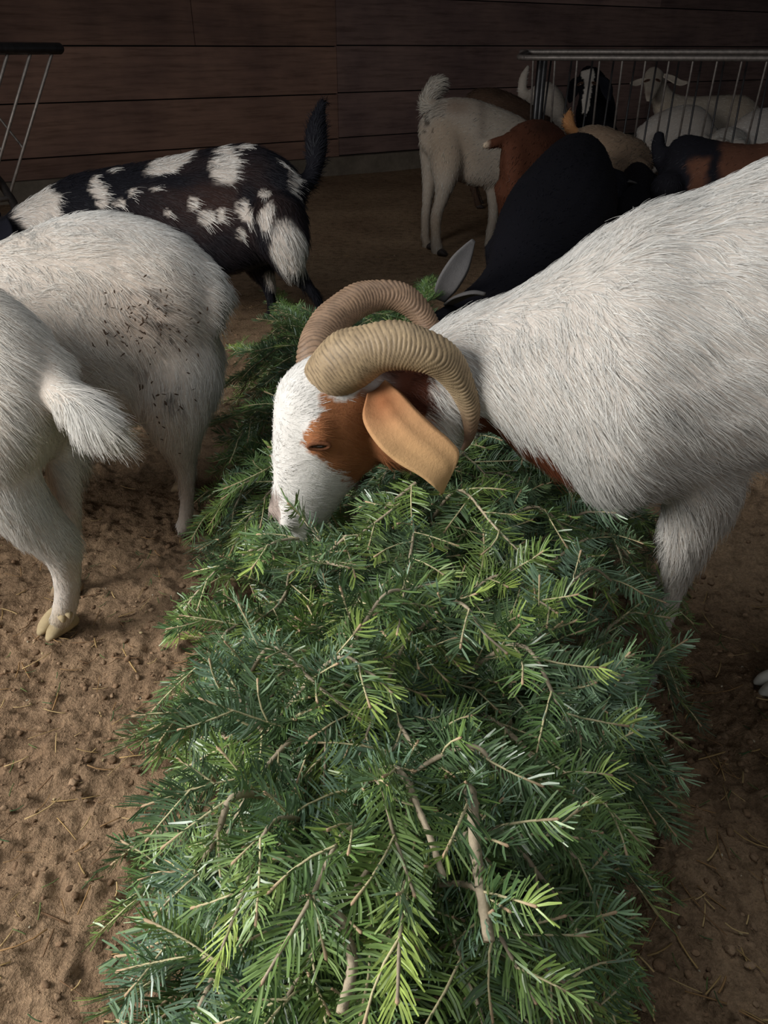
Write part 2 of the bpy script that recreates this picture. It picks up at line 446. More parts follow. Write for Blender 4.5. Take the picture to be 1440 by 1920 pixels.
    def hoof(s, p, fwd, size=.03, mat=None):
        """cloven hoof: two claws side by side"""
        p = np.asarray(p, float); f = nz(np.array([fwd[0], fwd[1], 0.0])); l = np.array([-f[1], f[0], 0]); Vs = []; Qs = []; CP = []; off = 0
        for sd in (-1, 1):
            st = [sE(p+l*sd*size*.42+f*(x*size)+np.array([0, 0, z*size]), np.array([0, 0, h*size]), l*w*size) for x, z, h, w in ((-.75, .5, .46, .36), (-.3, .6, .60, .46), (.25, .52, .52, .46), (.7, .36, .35, .38), (.95, .2, .19, .22))]
            V, Q, caps = Tube(st, 1, 3).mesh(12); Vs.append(V); Qs.append(Q+off); CP += [c+off for c in caps]; off += len(V)
        return mesh_np('hoof', np.vstack(Vs), [np.vstack(Qs), np.array(CP)], [mat or M_HOOF], parent=s.root)
    def ear_edge(s, Lp, Rp, thick, nrm, col, label=None, k=5, cup=.012, crease=.0):
        """ear between two edges given in space"""
        A = catmull(np.asarray(Lp, float), k); Bb = catmull(np.asarray(Rp, float), k); nrm = nz(np.asarray(nrm, float)); m = 13; R = []
        for q in range(len(A)):
            x = np.linspace(0, 1, m)[:, None]; c = A[q]*(1-x)+Bb[q]*x; y = 2*x-1
            f = q/(len(A)-1); h = cup*(y*y-1)+crease*np.exp(-((x-.58)/.12)**2)*math.sin(math.pi*min(f*1.1, 1))
            th = thick*np.sqrt(np.maximum(1-y*y, 0))*.5
            R.append(np.vstack([c+nrm*(h+th), (c+nrm*(h-th))[::-1][1:-1]]))
        n = len(R[0]); V = np.vstack(R); i = np.arange(len(V)).reshape(len(R), n); j = np.roll(i, -1, 1)
        Q = np.stack([i[:-1], j[:-1], j[1:], i[1:]], -1).reshape(-1, 4); u, v, d = uvd(V)
        o = mesh_np('ear', V, [Q, np.array([i[0][::-1], i[-1]])], [M_SKIN], cols=col(V, u, v), parent=s.root)
        if label: o['label'] = label
        return o
    def ear(s, mid, wid, thick, nrm, col, label=None, k=4, cup=.25):
        """leaf-shaped ear: centre line, half widths, thickness, facing"""
        mid = catmull(np.asarray(mid, float), k); w = catmull(np.asarray(wid, float)[:, None], k)[:, 0]
        T = nz(np.gradient(mid, axis=0)); nrm = nz(np.asarray(nrm, float)); Bv = nz(np.cross(T, nrm)); Nv = nz(np.cross(Bv, T))
        m = 9; R = []
        for q in range(len(mid)):
            x = np.linspace(-1, 1, m); h = (x*x)*cup*w[q]
            th = thick*np.sqrt(np.maximum(1-x*x, 0))*.5
            top = mid[q]+Bv[q]*(x*w[q])[:, None]+Nv[q]*(h+th)[:, None]; bot = mid[q]+Bv[q]*(x[::-1][1:-1]*w[q])[:, None]+Nv[q]*((h-th)[::-1][1:-1])[:, None]
            R.append(np.vstack([top, bot]))
        n = len(R[0]); V = np.vstack(R); i = np.arange(len(V)).reshape(len(R), n); j = np.roll(i, -1, 1)
        Q = np.stack([i[:-1], j[:-1], j[1:], i[1:]], -1).reshape(-1, 4)
        u, v, d = uvd(V); c = col(V, u, v) if callable(col) else np.tile(col, (len(V), 1))
        o = mesh_np('ear', V, [Q, np.array([i[0][::-1], i[-1]])], [M_SKIN], cols=c, parent=s.root)
        if label: o['label'] = label
        return o

WHITE = lin(214, 210, 203); CREAM = lin(214, 204, 186); BROWN = lin(160, 106, 70); DBROWN = lin(84, 46, 30); BLACK = lin(20, 20, 27)
def white_coat(P, tint=WHITE, dirt=.10, seed=0):
    n = fbm(P, 7, 100+seed, 3)[:, None]; m = fbm(P, 3.2, 140+seed, 2)[:, None]
    c = tint*(1-.10*sstep(.5, .75, n)); c = c*(1-dirt*2*sstep(.52, .8, m)*np.array([.25, .42, .6])); return c
def warp(P, u, v, amp, freq=26):
    return u+amp*(vnoise(P, freq, 61)-.5)*2+amp*.7*(vnoise(P, freq*2.6, 63)-.5)*2, v+amp*(vnoise(P, freq, 62)-.5)*2+amp*.7*(vnoise(P, freq*2.6, 64)-.5)*2

# ------------------------------------------------------------------ the horned goat in front
HB = [(597, 736), (632, 752), (668, 742), (690, 715), (715, 690), (760, 680), (806, 690), (812, 735), (800, 770), (792, 800), (770, 860), (742, 893), (690, 917), (655, 912), (628, 880), (592, 852), (568, 830), (572, 805), (600, 770)]
HT = [(700, 690), (806, 690), (812, 740), (798, 775), (750, 765), (730, 735)]
NB = [(880, 765), (915, 790), (965, 822), (1030, 846), (1050, 885), (980, 880), (880, 850)]
def main_col(P, u, v, N):
    c = white_coat(P, WHITE, .12); uu, vv = warp(P, u, v, 7, 34)
    d = (P-CAM)@FW
    hd = (u < 822); b = inpoly(uu, vv, HB) & hd
    br = BROWN*(.8+.5*fbm(P, 26, 71, 3))[:, None]; c = np.where(b[:, None], br, c)
    fc = sstep(700, 600, u)[:, None]*(~b)[:, None]; c = c*(1-fc)+lin(232, 228, 221)*(c/lin(214, 210, 203)).clip(.8, 1)*fc
    t = inpoly(uu, vv, HT) & hd; c = np.where(t[:, None], DBROWN*(.8+.6*fbm(P, 30, 72, 2))[:, None], c)
    nb = inpoly(uu, vv, NB) & (u > 860); c = np.where(nb[:, None], lin(104, 58, 38), c)
    nose = (u < 520+10*vnoise(P, 60, 3)) & (v > 925); c = np.where(nose[:, None], lin(176, 160, 150), c)
    ns = np.exp(-(((u-507)/6)**2+((v-938)/9)**2)); c = c*(1-.7*ns[:, None])
    pol = np.exp(-(((u-700)/26)**2+((v-720)/16)**2)) * (v < 745); c = c*(1-pol[:, None])+lin(210, 205, 200)*pol[:, None]
    return c
gm = Goat('big white goat with curled ridged horns and brown cheek eating the fir', (.55, 1.03, 0), main_col, .0075)
gm.t([sA(715, 690, 770, 880, 1.25, .080), sA(800, 622, 830, 860, 1.25, .095), sA(870, 584, 905, 806, 1.24, .11), sA(950, 552, 985, 850, 1.22, .135), sA(1030, 505, 1060, 895, 1.19, .16),
      sA(1110, 446, 1128, 936, 1.17, .19), sA(1200, 394, 1200, 936, 1.15, .21), sA(1310, 360, 1330, 900, 1.13, .21), sA(1440, 302, 1450, 868, 1.10, .21), sA(1600, 255, 1600, 880, 1.08, .22),
      sA(1800, 262, 1800, 930, 1.06, .225), sA(1980, 320, 1950, 880, 1.05, .19), sA(2070, 420, 2050, 720, 1.05, .12)], 1)
gm.t([sC(1265, 760, 130, 1.10), sC(1305, 860, 96, 1.13), sC(1310, 930, 70, 1.16), sC(1293, 985, 52, 1.19), sC(1282, 1030, 39, 1.22), sC(1271, 1072, 27, 1.26), sC(1260, 1125, 17, 1.30), sC(1240, 1190, 14, 1.345), sC(1222, 1245, 18, 1.39), sC(1208, 1270, 21, 1.41)])
gm.t([sW(.56, 1.25, .50, .08), sW(.58, 1.26, .36, .055), sW(.585, 1.27, .25, .035), sW(.575, 1.27, .10, .022), sW(.555, 1.27, .02, .028)])
gm.t([sW(.96, .97, .54, .12), sW(.86, .99, .38, .085), sW(.88, 1.02, .23, .040), sW(.775, 1.03, .085, .025), sW(.735, 1.035, .03, .028)])
gm.t([sW(1.02, 1.12, .55, .12), sW(.98, 1.12, .38, .08), sW(1.08, 1.12, .22, .036), sW(1.05, 1.12, .07, .023), sW(1.03, 1.12, .02, .028)])
# head: axes in camera terms (right, up, depth)
Fh = nz(-.47*RT-.86*UP+.20*FW); Dh = nz(-.70*RT+.30*UP-.65*FW); Dh = nz(Dh-Fh*(Dh@Fh)); Lh = nz(np.cross(Dh, Fh)); Lh = Lh if Lh@FW > 0 else -Lh
H0 = pd(664, 712, 1.235)
hs = [(-.075, -.050, .066, .065), (-.03, -.030, .082, .078), (.02, -.004, .097, .080), (.06, .006, .100, .080), (.10, .002, .094, .076), (.14, -.004, .083, .066), (.18, -.010, .070, .054), (.215, -.016, .058, .046), (.245, -.022, .050, .042), (.268, -.028, .042, .038), (.282, -.032, .028, .027)]
gm.t([sE(H0+Fh*f*.95+Dh*o, Dh*rd*1.04, Lh*rl*1.03) for f, o, rd, rl in hs], -1)
# brow ridges, cheek and nostril rim
for sd in (-1, 1):
    gm.t([sE(H0+Fh*f+Dh*o+Lh*sd*l, Dh*a, Lh*b) for f, o, l, a, b in ((.05, .055, .046, .022, .022), (.085, .050, .056, .027, .022), (.115, .042, .054, .020, .018))], -1)
    gm.t([sE(H0+Fh*f+Dh*o+Lh*sd*l, Dh*a, Lh*b) for f, o, l, a, b in ((.02, -.040, .048, .045, .030), (.07, -.045, .048, .048, .032), (.13, -.042, .036, .034, .022))], -1)
    gm.t([sE(H0+Fh*f+Dh*o+Lh*sd*l, Dh*a, Lh*b) for f, o, l, a, b in ((.235, .012, .022, .014, .013), (.262, .006, .024, .012, .012))], -1)
gm.t([sE(H0+Fh*f+Dh*o, Dh*a, Lh*b) for f, o, a, b in ((-.04, -.075, .04, .045), (.01, -.085, .048, .055), (.06, -.078, .046, .052), (.12, -.062, .034, .038))], -1)
gm.skin = lambda u, v: sstep(600, 760, u)*.8+.12
gm.build(5)
def main_w(c):
    u, v, d = uvd(c); h = (u < 815) & (v < 1000); w = np.where(h, 1.5, 1.0); return np.where(u > 1600, .25, w)
def main_len(P):
    u, v, d = uvd(P); h = sstep(830, 700, u); l = 1-.55*h
    leg = sstep(.36, .22, P[:, 2])*(u > 1150); l = l*(1-.55*leg)
    return l*np.where(v > 860, 1.15, 1.0)
gm.coat(95000, .031, .00085, .24, .9, main_w, main_len, .16, .55, 5, 3)

# eye with lids
def make_eye(g, px, py, r, Fd, op=.62, lid=lin(92, 66, 54), lt=.7):
    p, n = g.hit(px, py)
    if p is None: return
    a = nz(Fd-n*(Fd@n)); b = np.cross(n, a)
    th = np.linspace(0, 2*math.pi, 16, endpoint=False)
    V = [p+n*r*.55]; rings = []
    for k, (h, s) in enumerate(((.50, .35), (.36, .65), (.1, .95), (-.3, 1.05))):
        V += list(p+n*r*h+(np.cos(th)[:, None]*a*1.25+np.sin(th)[:, None]*b*op)*r*s)
    V = np.array(V); T0 = np.array([[0, 1+k, 1+(k+1) % 16] for k in range(16)]); Q = np.array([[1+q*16+k, 17+q*16+k, 17+q*16+(k+1) % 16, 1+q*16+(k+1) % 16] for q in range(3) for k in range(16)])
    mesh_np('eye', V, [T0, Q], [M_EYE], parent=g.root)
    for sg in (-1, 1):
        th2 = np.linspace(-.15, math.pi+.15, 11)
        Cc = p+n*r*.25+(np.cos(th2)[:, None]*a*1.55+sg*np.sin(th2)[:, None]*b*(op+.12))*r
        rr = (.20+.18*np.sin(np.clip(th2, 0, math.pi)))*r*lt
        t = Tube([('C', Cc[q], rr[q]) for q in range(11)], 1, 2); g.solid('eyelid', t, lid, n=8)
make_eye(gm, 598, 835, .0105, nz(RT*1.0-UP*.05), .40, lin(118, 76, 52), .5)
# ridged horns
def horn(g, cx, d, tint, nseg=150, ridges=64, keel=.3):
    st = [sC(x, y, w, dd) for (x, y, w), dd in zip(cx, d)]
    t = Tube(st, 1, 26); C = t.C; L = np.concatenate([[0], np.cumsum(np.linalg.norm(np.diff(C, axis=0), axis=1))]); L /= L[-1]
    n = 44; th = np.linspace(0, 2*math.pi, n, endpoint=False); R = []; Cc = []
    view = nz(CAM-C); T = nz(np.gradient(C, axis=0)); O = nz(np.cross(T, view)); Bv = nz(np.cross(O, T)); rr = np.linalg.norm(t.A, axis=1)
    if O[len(O)//3]@UP < 0: O = -O
    for k in range(len(C)):
        sh = L[k]+.016*np.cos(2*th)+.005*math.sin(L[k]*40)
        wob = vnoise(np.column_stack([np.cos(th)*1.5, np.sin(th)*1.5, np.full(n, L[k]*18)]), 1.0, 5)*.012
        ph = (sh+wob)*ridges*2*math.pi; rg = np.abs(np.sin(ph*.5))
        fade = sstep(1.0, .75, L[k])
        big = .05*math.sin(L[k]*31+1)*sstep(.12, .3, L[k])*(np.cos(th) > 0)*np.cos(th)
        shape = 1+.10*np.clip(np.cos(th), 0, 1)**3*keel*2-.07*(np.abs(np.sin(th)))
        rad = rr[k]*(shape*.99+big)+(.0018*fade)*(rg-.6)
        R.append(C[k]+(np.cos(th)[:, None]*O[k]+.92*np.sin(th)[:, None]*Bv[k])*rad[:, None])
        base = tint*(1-.8*sstep(.74, .96, L[k]))+lin(104, 72, 60)*.8*sstep(.74, .96, L[k])
        lines = (1-.52*fade*sstep(.5, .15, rg))*(.95+.1*vnoise(np.column_stack([th, th*0, np.full(n, L[k]*60)]), 1, 9))
        Cc.append(base[None]*lines[:, None])
    tipn = len(R); V = np.vstack(R); i = np.arange(len(V)).reshape(tipn, n); j = np.roll(i, -1, 1)
    Q = np.stack([i[:-1], j[:-1], j[1:], i[1:]], -1).reshape(-1, 4)
    return mesh_np('horn', V, [Q, np.array([i[0][::-1], i[-1]])], [M_HORN], cols=np.vstack(Cc), parent=g.root)
h1 = horn(gm, [(600, 722, 38), (622, 704, 48), (658, 677, 54), (708, 654, 46), (760, 652, 42), (806, 664, 38), (838, 687, 32), (862, 720, 26), (877, 757, 20), (882, 793, 14.5), (878, 824, 8.5), (866, 844, 2.5)],
     [1.20, 1.165, 1.135, 1.115, 1.105, 1.105, 1.115, 1.13, 1.145, 1.16, 1.17, 1.175], lin(166, 145, 115), keel=.55)
h1['label'] = 'tan near-side horn sweeping over the ear'
h2 = horn(gm, [(586, 690, 30), (592, 660, 33), (606, 625, 34), (640, 585, 33), (685, 560, 30), (732, 554, 27), (772, 571, 25), (800, 605, 21), (812, 645, 16), (808, 690, 10)],
     [1.27, 1.27, 1.285, 1.30, 1.31, 1.315, 1.32, 1.325, 1.325, 1.32], lin(146, 120, 98), ridges=60)
h2['label'] = 'greyer brown far-side horn curling behind the head'
def ear_col(V, u, v):
    c = lin(190, 142, 100)*(.9+.25*fbm(V, 40, 5, 3))[:, None]; e = sstep(0, 1, (v-740)/170)[:, None]
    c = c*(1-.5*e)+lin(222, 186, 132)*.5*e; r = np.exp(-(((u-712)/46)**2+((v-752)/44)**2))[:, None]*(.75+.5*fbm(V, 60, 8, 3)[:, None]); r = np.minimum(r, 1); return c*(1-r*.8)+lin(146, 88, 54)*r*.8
emid = [pd(697, 726, 1.155), pd(712, 768, 1.125), pd(742, 806, 1.105), pd(785, 842, 1.095), pd(815, 868, 1.10), pd(834, 888, 1.105), pd(842, 897, 1.11)]
EL = [(688, 738), (680, 785), (704, 830), (742, 866), (786, 892), (812, 912), (825, 924)]
ER = [(722, 712), (752, 735), (782, 768), (815, 800), (845, 826), (861, 856), (833, 919)]
ED = [1.15, 1.12, 1.10, 1.095, 1.095, 1.10, 1.11]
gm.ear_edge([pd(x, y, d) for (x, y), d in zip(EL, ED)], [pd(x, y, d+.012) for (x, y), d in zip(ER, ED)], .008, nz(-FW+.35*UP-.1*RT), ear_col, 'long floppy tan ear hanging over the fir', 6, .010, .007)
gm.far = gm.ear([pd(640, 760, 1.33), pd(600, 800, 1.38), pd(560, 850, 1.40), pd(540, 890, 1.38)], [.018, .036, .036, .008], .009, nz(FW+.3*RT), ear_col, None, 4, .16)
gm.hoof([.45, 1.03, .0], (-1, .1), .036); gm.hoof([.712, 1.035, 0], (-1, .05), .032, mat_plain('pale_hoof', lin(200, 196, 186), .7, .3))
gm.hoof([.545, 1.27, 0], (-1, 0), .034); gm.hoof([1.02, 1.12, 0], (-1, 0), .034)

# ------------------------------------------------------------------ white goat at the left edge, seen from behind
def g2_col(P, u, v, N):
    c = white_coat(P, lin(220, 216, 208), .10, 3)
    t = sstep(150, 200, u)*(v > 700)*(v < 850)*(u < 240); c = c*(1-.35*t[:, None])+CREAM*.35*t[:, None]
    hk = np.exp(-(((u-112)/30)**2+((v-1165)/26)**2))[:, None]; c = c*(1-.5*hk)+lin(190, 170, 128)*.5*hk; return c
g2 = Goat('white goat at the left edge with its short tail sticking out sideways', (-.80, 1.25, 0), g2_col, .008)
g2.t([sA(135, 700, 118, 820, 1.42, .07), sA(96, 632, 66, 880, 1.38, .12), sA(34, 572, 8, 935, 1.37, .155), sA(-60, 522, -80, 950, 1.37, .17), sA(-200, 485, -200, 940, 1.36, .18), sA(-340, 485, -350, 900, 1.35, .17), sA(-460, 520, -460, 840, 1.34, .12)], -1)
g2.t([sA(-430, 500, -430, 700, 1.34, .09), sA(-540, 470, -530, 610, 1.33, .07), sA(-620, 450, -600, 560, 1.32, .06), sA(-700, 500, -680, 580, 1.3, .04)], -1)
g2.t([sC(70, 690, 60, 1.33), sC(105, 735, 40, 1.29), sC(140, 763, 33, 1.26), sC(175, 786, 26, 1.235), sC(203, 803, 15, 1.22)])
g2.t([sC(-10, 760, 110, 1.34), sC(-8, 850, 84, 1.335), sC(20, 920, 62, 1.34), sC(66, 978, 50, 1.37), sC(108, 1020, 40, 1.40), sC(123, 1065, 28, 1.43), sC(126, 1110, 24, 1.46), sC(121, 1142, 23, 1.485), sC(112, 1163, 20, 1.505)])
g2.t([sC(108, 800, 44, 1.46), sC(118, 880, 29, 1.48), sC(129, 955, 20, 1.51), sC(138, 1000, 13.5, 1.545), sC(133, 1060, 12, 1.60), sC(130, 1105, 14, 1.645)])
for yy in (1.12, 1.36):
    g2.t([sW(-1.22, yy, .45, .08), sW(-1.22, yy, .34, .05), sW(-1.24, yy, .22, .034), sW(-1.23, yy, .08, .022), sW(-1.25, yy, .02, .028)])
g2.build(10)
def g2_len(P):
    u, v, d = uvd(P); t = (u > 120)*(v > 700)*(v < 840); lo = sstep(.30, .15, P[:, 2]); return (1+.9*t)*(1-.6*lo)
g2.coat(50000, .029, .00085, .24, .9, lambda c: np.where(uvd(c)[0] < -120, .15, np.where((uvd(c)[0] > 120) & (uvd(c)[1] < 850), 2.0, 1)), g2_len, .15, .5, 5, 4)
hp = pg(110, 1183); g2.hoof([hp[0], hp[1]+.005, 0], (-.6, -.8), .036, mat_plain('cream_hoof', lin(166, 148, 114), .8, .2))
# dewclaws
for dx, dy in ((128, 1150), (116, 1158)):
    g2.solid('dewclaw', Tube([sC(dx-4, dy-5, 6, 1.475), sC(dx+1, dy+1, 7, 1.468), sC(dx+3, dy+7, 4, 1.468)], 1, 3), lin(176, 158, 124), n=10)
hp = pg(128, 1112); g2.hoof([hp[0], hp[1], 0], (-.7, -.75), .03)
for yy in (1.12, 1.36): g2.hoof([-1.26, yy, 0], (-1, 0), .03)

# ------------------------------------------------------------------ white goat behind it, tail hanging
def g3_col(P, u, v, N):
    c = white_coat(P, lin(216, 212, 205), .12, 9)
    low = sstep(.42, .28, P[:, 2])[:, None]; c = c*(1-.25*low)+lin(190, 165, 140)*.25*low
    z = np.exp(-(((u-270)/95)**2+((v-605)/70)**2)); sp = sstep(.60, .68, vnoise(P, 75, 31))*sstep(.42, .62, vnoise(P, 16, 33))
    z2 = np.exp(-(((u-300)/60)**2+((v-740)/60)**2))*.7
    dd = np.clip(z+z2, 0, 1)
    c = c*(1-.22*dd[:, None]*np.array([.7, 1, 1.2])); return c*(1-.72*np.clip(sp*dd*1.5, 0, 1)[:, None])
g3 = Goat('white goat with dirt specks on its flank and a hanging tail left of the fir', (-.75, 1.75, 0), g3_col, .009)
g3.t([sA(412, 525, 402, 620, 1.75, .06), sA(385, 476, 368, 715, 1.74, .12), sA(320, 428, 312, 770, 1.73, .16), sA(225, 400, 218, 803, 1.73, .18), sA(125, 404, 125, 815, 1.73, .19), sA(0, 455, 0, 830, 1.72, .185), sA(-110, 520, -105, 820, 1.71, .16), sA(-190, 590, -180, 790, 1.70, .11), sA(-270, 680, -250, 830, 1.68, .08), sA(-330, 790, -290, 890, 1.66, .06), sA(-370, 880, -330, 930, 1.64, .04)], -1)
g3.t([sC(385, 515, 32, 1.70), sC(399, 555, 23, 1.67), sC(400, 595, 19, 1.66), sC(398, 628, 11, 1.66)])
g3.t([sC(315, 650, 100, 1.72), sC(322, 720, 92, 1.69), sC(328, 775, 68, 1.68), sC(334, 820, 44, 1.70), sC(343, 860, 26, 1.74), sC(350, 905, 18.5, 1.78), sC(350, 955, 16, 1.82), sC(343, 995, 18, 1.84)])
g3.t([sC(330, 690, 60, 1.84), sC(328, 765, 42, 1.86), sC(335, 815, 28, 1.89), sC(345, 860, 19, 1.94), sC(350, 905, 14, 1.98), sC(348, 955, 14, 2.03)])
for yy in (1.62, 1.85):
    g3.t([sW(-.98, yy, .42, .08), sW(-.98, yy, .32, .05), sW(-1.0, yy, .21, .034), sW(-.99, yy, .08, .022), sW(-1.01, yy, .02, .028)])
g3.build(26)
g3.coat(50000, .028, .0011, .26, 1.2, lambda c: np.where(uvd(c)[0] < -80, .2, 1.0), lambda P: 1-.5*sstep(.24, .12, P[:, 2])+.3*(uvd(P)[0] > 405), .15, .8, 5, 5)
def flecks(g, n, cx, cy, sx, sy, seed, label):
    r = np.random.default_rng(seed); Vs = []; Qs = []; CP = []; off = 0
    for k in range(n):
        p, nn = g.hit(cx+r.normal(0, sx), cy+r.normal(0, sy))
        if p is None: continue
        a = nz(np.cross(nn, r.normal(0, 1, 3))); b = np.cross(nn, a); L = r.uniform(.0012, .005)*(1+r.random()**4); w = r.uniform(.0008, .002)
        p = p+nn*r.uniform(.006, .011)
        V, Q, caps = Tube([sE(p+a*L*t, b*w*h, nn*.0010*h) for t, h in ((-.9, .5), (0, 1), (.9, .6))], 1, 2).mesh(6); Vs.append(V); Qs.append(Q+off); CP += [c+off for c in caps]; off += len(V)
    o = mesh_np('dirt_specks', np.vstack(Vs), [np.vstack(Qs), np.array(CP)], [M_SKIN], None, np.tile(lin(74, 58, 46), (off, 1)), True, g.root); o['kind'] = 'stuff'; o['label'] = label
flecks(g3, 75, 262, 606, 48, 34, 3, 'dark dirt specks on the flank'); flecks(g3, 30, 300, 740, 50, 65, 4, 'dark dirt specks on the thigh')
for x, y in ((-.47, 1.60), (-.53, 1.78), (-1.02, 1.62), (-1.02, 1.85)): g3.hoof([x, y, 0], (-1, 0), .03)

# ------------------------------------------------------------------ black and white spotted goat
PATCH = [(313, 306, 47, 17, -25), (418, 311, 27, 36, 10), (455, 275, 13, 8, 0), (549, 340, 9, 27, -18), (183, 360, 14, 33, -15), (385, 407, 15, 15, 30), (413, 405, 9, 14, 0), (460, 396, 13, 23, -25), (499, 406, 12, 27, 15),
         (495, 363, 9, 10, 0), (359, 383, 7, 10, -20), (246, 358, 6, 8, 0), (222, 381, 9, 8, 0), (540, 462, 36, 54, -12), (451, 437, 8, 13, 0), (66, 392, 44, 46, 0), (313, 400, 5, 8, 0), (288, 353, 6, 4, 20), (507, 275, 9, 4, 10), (528, 305, 8, 4, 50), (208, 322, 8, 4, 0), (515, 530, 12, 30, -40)]
def g4_col(P, u, v, N):
    uu, vv = warp(P, u, v, 5, 22); c = np.tile(BLACK, (len(P), 1))
    br = sstep(.4, .62, fbm(P, 6, 41, 2))*np.exp(-(((u-420)/140)**2+((v-380)/80)**2)); c = c*(1-br[:, None]*.75)+lin(66, 48, 42)*br[:, None]*.75
    for px, py, rx, ry, an in PATCH:
        a = math.radians(an); x = (uu-px)*math.cos(a)+(vv-py)*math.sin(a); y = -(uu-px)*math.sin(a)+(vv-py)*math.cos(a)
        m = sstep(1.12, .88, np.hypot(x/rx, y/ry))[:, None]; c = c*(1-m)+lin(214, 208, 200)*m
    return c
g4 = Goat('black goat with white patches and a raised dark tail', (-.85, 3.3, 0), g4_col, .012)
g4.t([sA(560, 335, 562, 400, 2.95, .07), sA(535, 300, 540, 468, 2.94, .12), sA(470, 270, 475, 500, 2.94, .16), sA(390, 279, 395, 520, 2.94, .18), sA(300, 298, 300, 515, 2.93, .18), sA(210, 314, 212, 505, 2.92, .165), sA(135, 329, 142, 485, 2.90, .14), sA(65, 366, 92, 462, 2.88, .09), sA(10, 404, 32, 460, 2.86, .07), sA(-40, 440, -25, 490, 2.84, .055), sA(-75, 480, -58, 515, 2.82, .04)], -1)
g4.t([sC(550, 350, 22, 2.95), sC(576, 340, 16, 2.97), sC(590, 312, 16, 2.98), sC(593, 275, 21, 2.98), sC(594, 240, 19, 2.98), sC(600, 208, 11, 2.98), sC(606, 190, 7, 2.98)])
g4.t([sC(515, 410, 62, 2.85), sC(535, 460, 46, 2.84), sC(548, 498, 28, 2.86), sC(568, 526, 13, 2.90), sC(592, 556, 10, 2.93), sC(606, 590, 10, 2.97), sC(600, 615, 12, 2.99)])
g4.t([sC(470, 430, 60, 3.05), sC(485, 490, 32, 3.05), sC(500, 525, 16, 3.08), sC(508, 560, 10, 3.1), sC(512, 592, 11, 3.13)])
for px, d in ((150, 2.85), (180, 3.08)):
    p = pd(px, 450, d); g4.t([sW(p[0], p[1], p[2], .09), sW(p[0], p[1], .30, .05), sW(p[0]-.02, p[1], .2, .033), sW(p[0], p[1], .08, .022), sW(p[0]-.02, p[1], .02, .028)])
g4.build(5)
g4.coat(22000, .036, .0021, .25, .7, None, lambda P: 1-.4*sstep(.25, .12, P[:, 2]), .2, .6, 4, 6)
for px, py in ((596, 618), (508, 596)):
    p = pg(px, py); g4.hoof([p[0], p[1], 0], (-1, -.2), .03, M_HOOFD)
g4.ear([pd(8, 412, 2.80), pd(10, 440, 2.74), pd(0, 475, 2.72), pd(-6, 495, 2.72)], [.015, .033, .034, .008], .012, -FW, BLACK*1.2)
g4.ear([pd(-2, 405, 2.92), pd(-20, 398, 3.0), pd(-42, 400, 3.06), pd(-56, 406, 3.1)], [.015, .033, .034, .008], .012, -FW, BLACK*1.2)

# ------------------------------------------------------------------ the herd at the back right
def simple(label, col, st, flow, extra=(), legs=(), vox=.014, fur=(3500, .022, .0035), base=None, seed=11, smooth=4):
    c = st[len(st)//2][1]; g = Goat(label, base or (c[0], c[1], 0), col, vox)
    g.t(st, flow)
    for e in extra: g.t(e)
    if legs: g.legs(legs)
    g.build(smooth)
    if fur: g.coat(fur[0], fur[1], fur[2], .22, .7, None, None, .16, .5, 4, seed)
    for x, y, zt, rt, hind, fx, fy in legs: g.hoof([x+fx*.35, y+fy*.35, 0], (fx, fy), .028, M_HOOFD)
    return g
def under(px, py, d, dx=0, dy=0, hind=0, fx=-.1, fy=0, rt=.075):
    p = pd(px, py, d); return (p[0]+dx, p[1]+dy, p[2], rt, hind, fx, fy)
def flat_col(c, v=.25, fr=8):
    return lambda P, u, vv, N: c*(1-v+2*v*fbm(P, fr, 17, 3))[:, None]
def poly_face(g, px, py, look, n=None): pass

def g5_col(P, u, v, N):
    c = white_coat(P, lin(170, 162, 150), .2, 5); b = np.exp(-(((u-855)/30)**2+((v-200)/16)**2))[:, None]*.5
    c = c*(1-b)+lin(120, 92, 70)*b; s = np.exp(-((u-905)/10)**2)*(v < 260)*.35; c = c*(1-s[:, None])+lin(80, 66, 58)*s[:, None]
    t = sstep(178, 200, v)*(u < 812)*(v < 250)*sstep(.45, .6, vnoise(P, 28, 3)); return c*(1-.7*t[:, None])
D5 = 4.40
g5 = Goat('greyish white goat standing with its tail up, rump towards the fir', (.42, 4.75, 0), g5_col, .012)
g5.t([sA(800, 212, 800, 290, D5, .07), sA(828, 186, 824, 325, D5, .13), sA(880, 183, 882, 348, D5+.02, .15), sA(930, 198, 932, 354, D5+.05, .15), sA(975, 218, 975, 350, D5+.08, .13), sA(1008, 240, 1000, 330, D5+.08, .09), sA(1035, 275, 1015, 345, D5+.06, .07), sA(1048, 320, 1020, 370, D5+.04, .055), sA(1040, 370, 1018, 395, D5+.02, .04)], -1)
g5.t([sC(806, 215, 11, D5), sC(800, 195, 13, D5-.02), sC(808, 175, 14, D5-.03), sC(820, 158, 14, D5-.03), sC(829, 150, 6, D5-.03)])
g5.t([sC(842, 260, 38, D5), sC(838, 310, 32, D5-.07), sC(834, 342, 21, D5-.09), sC(828, 372, 13.5, D5-.06), sC(818, 405, 11, D5-.03), sC(817, 440, 10, D5+.0), sC(819, 468, 12, D5+.03), sC(822, 478, 11, D5+.03)])
g5.t([sC(815, 270, 30, D5+.06), sC(808, 325, 18, D5+.1), sC(802, 370, 10.5, D5+.12), sC(798, 410, 9, D5+.14), sC(798, 445, 9, D5+.16), sC(803, 464, 10, D5+.17)])
g5.t([sC(925, 320, 26, D5+.05), sC(925, 365, 13, D5+.05), sC(925, 405, 10, D5+.08), sC(919, 440, 9, D5+.1), sC(917, 462, 10, D5+.12)])
p = pd(965, 330, D5+.2); g5.t([sW(p[0], p[1], p[2], .07), sW(p[0], p[1], .3, .05), sW(p[0], p[1], .1, .024), sW(p[0], p[1], .02, .028)])
g5.build(9)
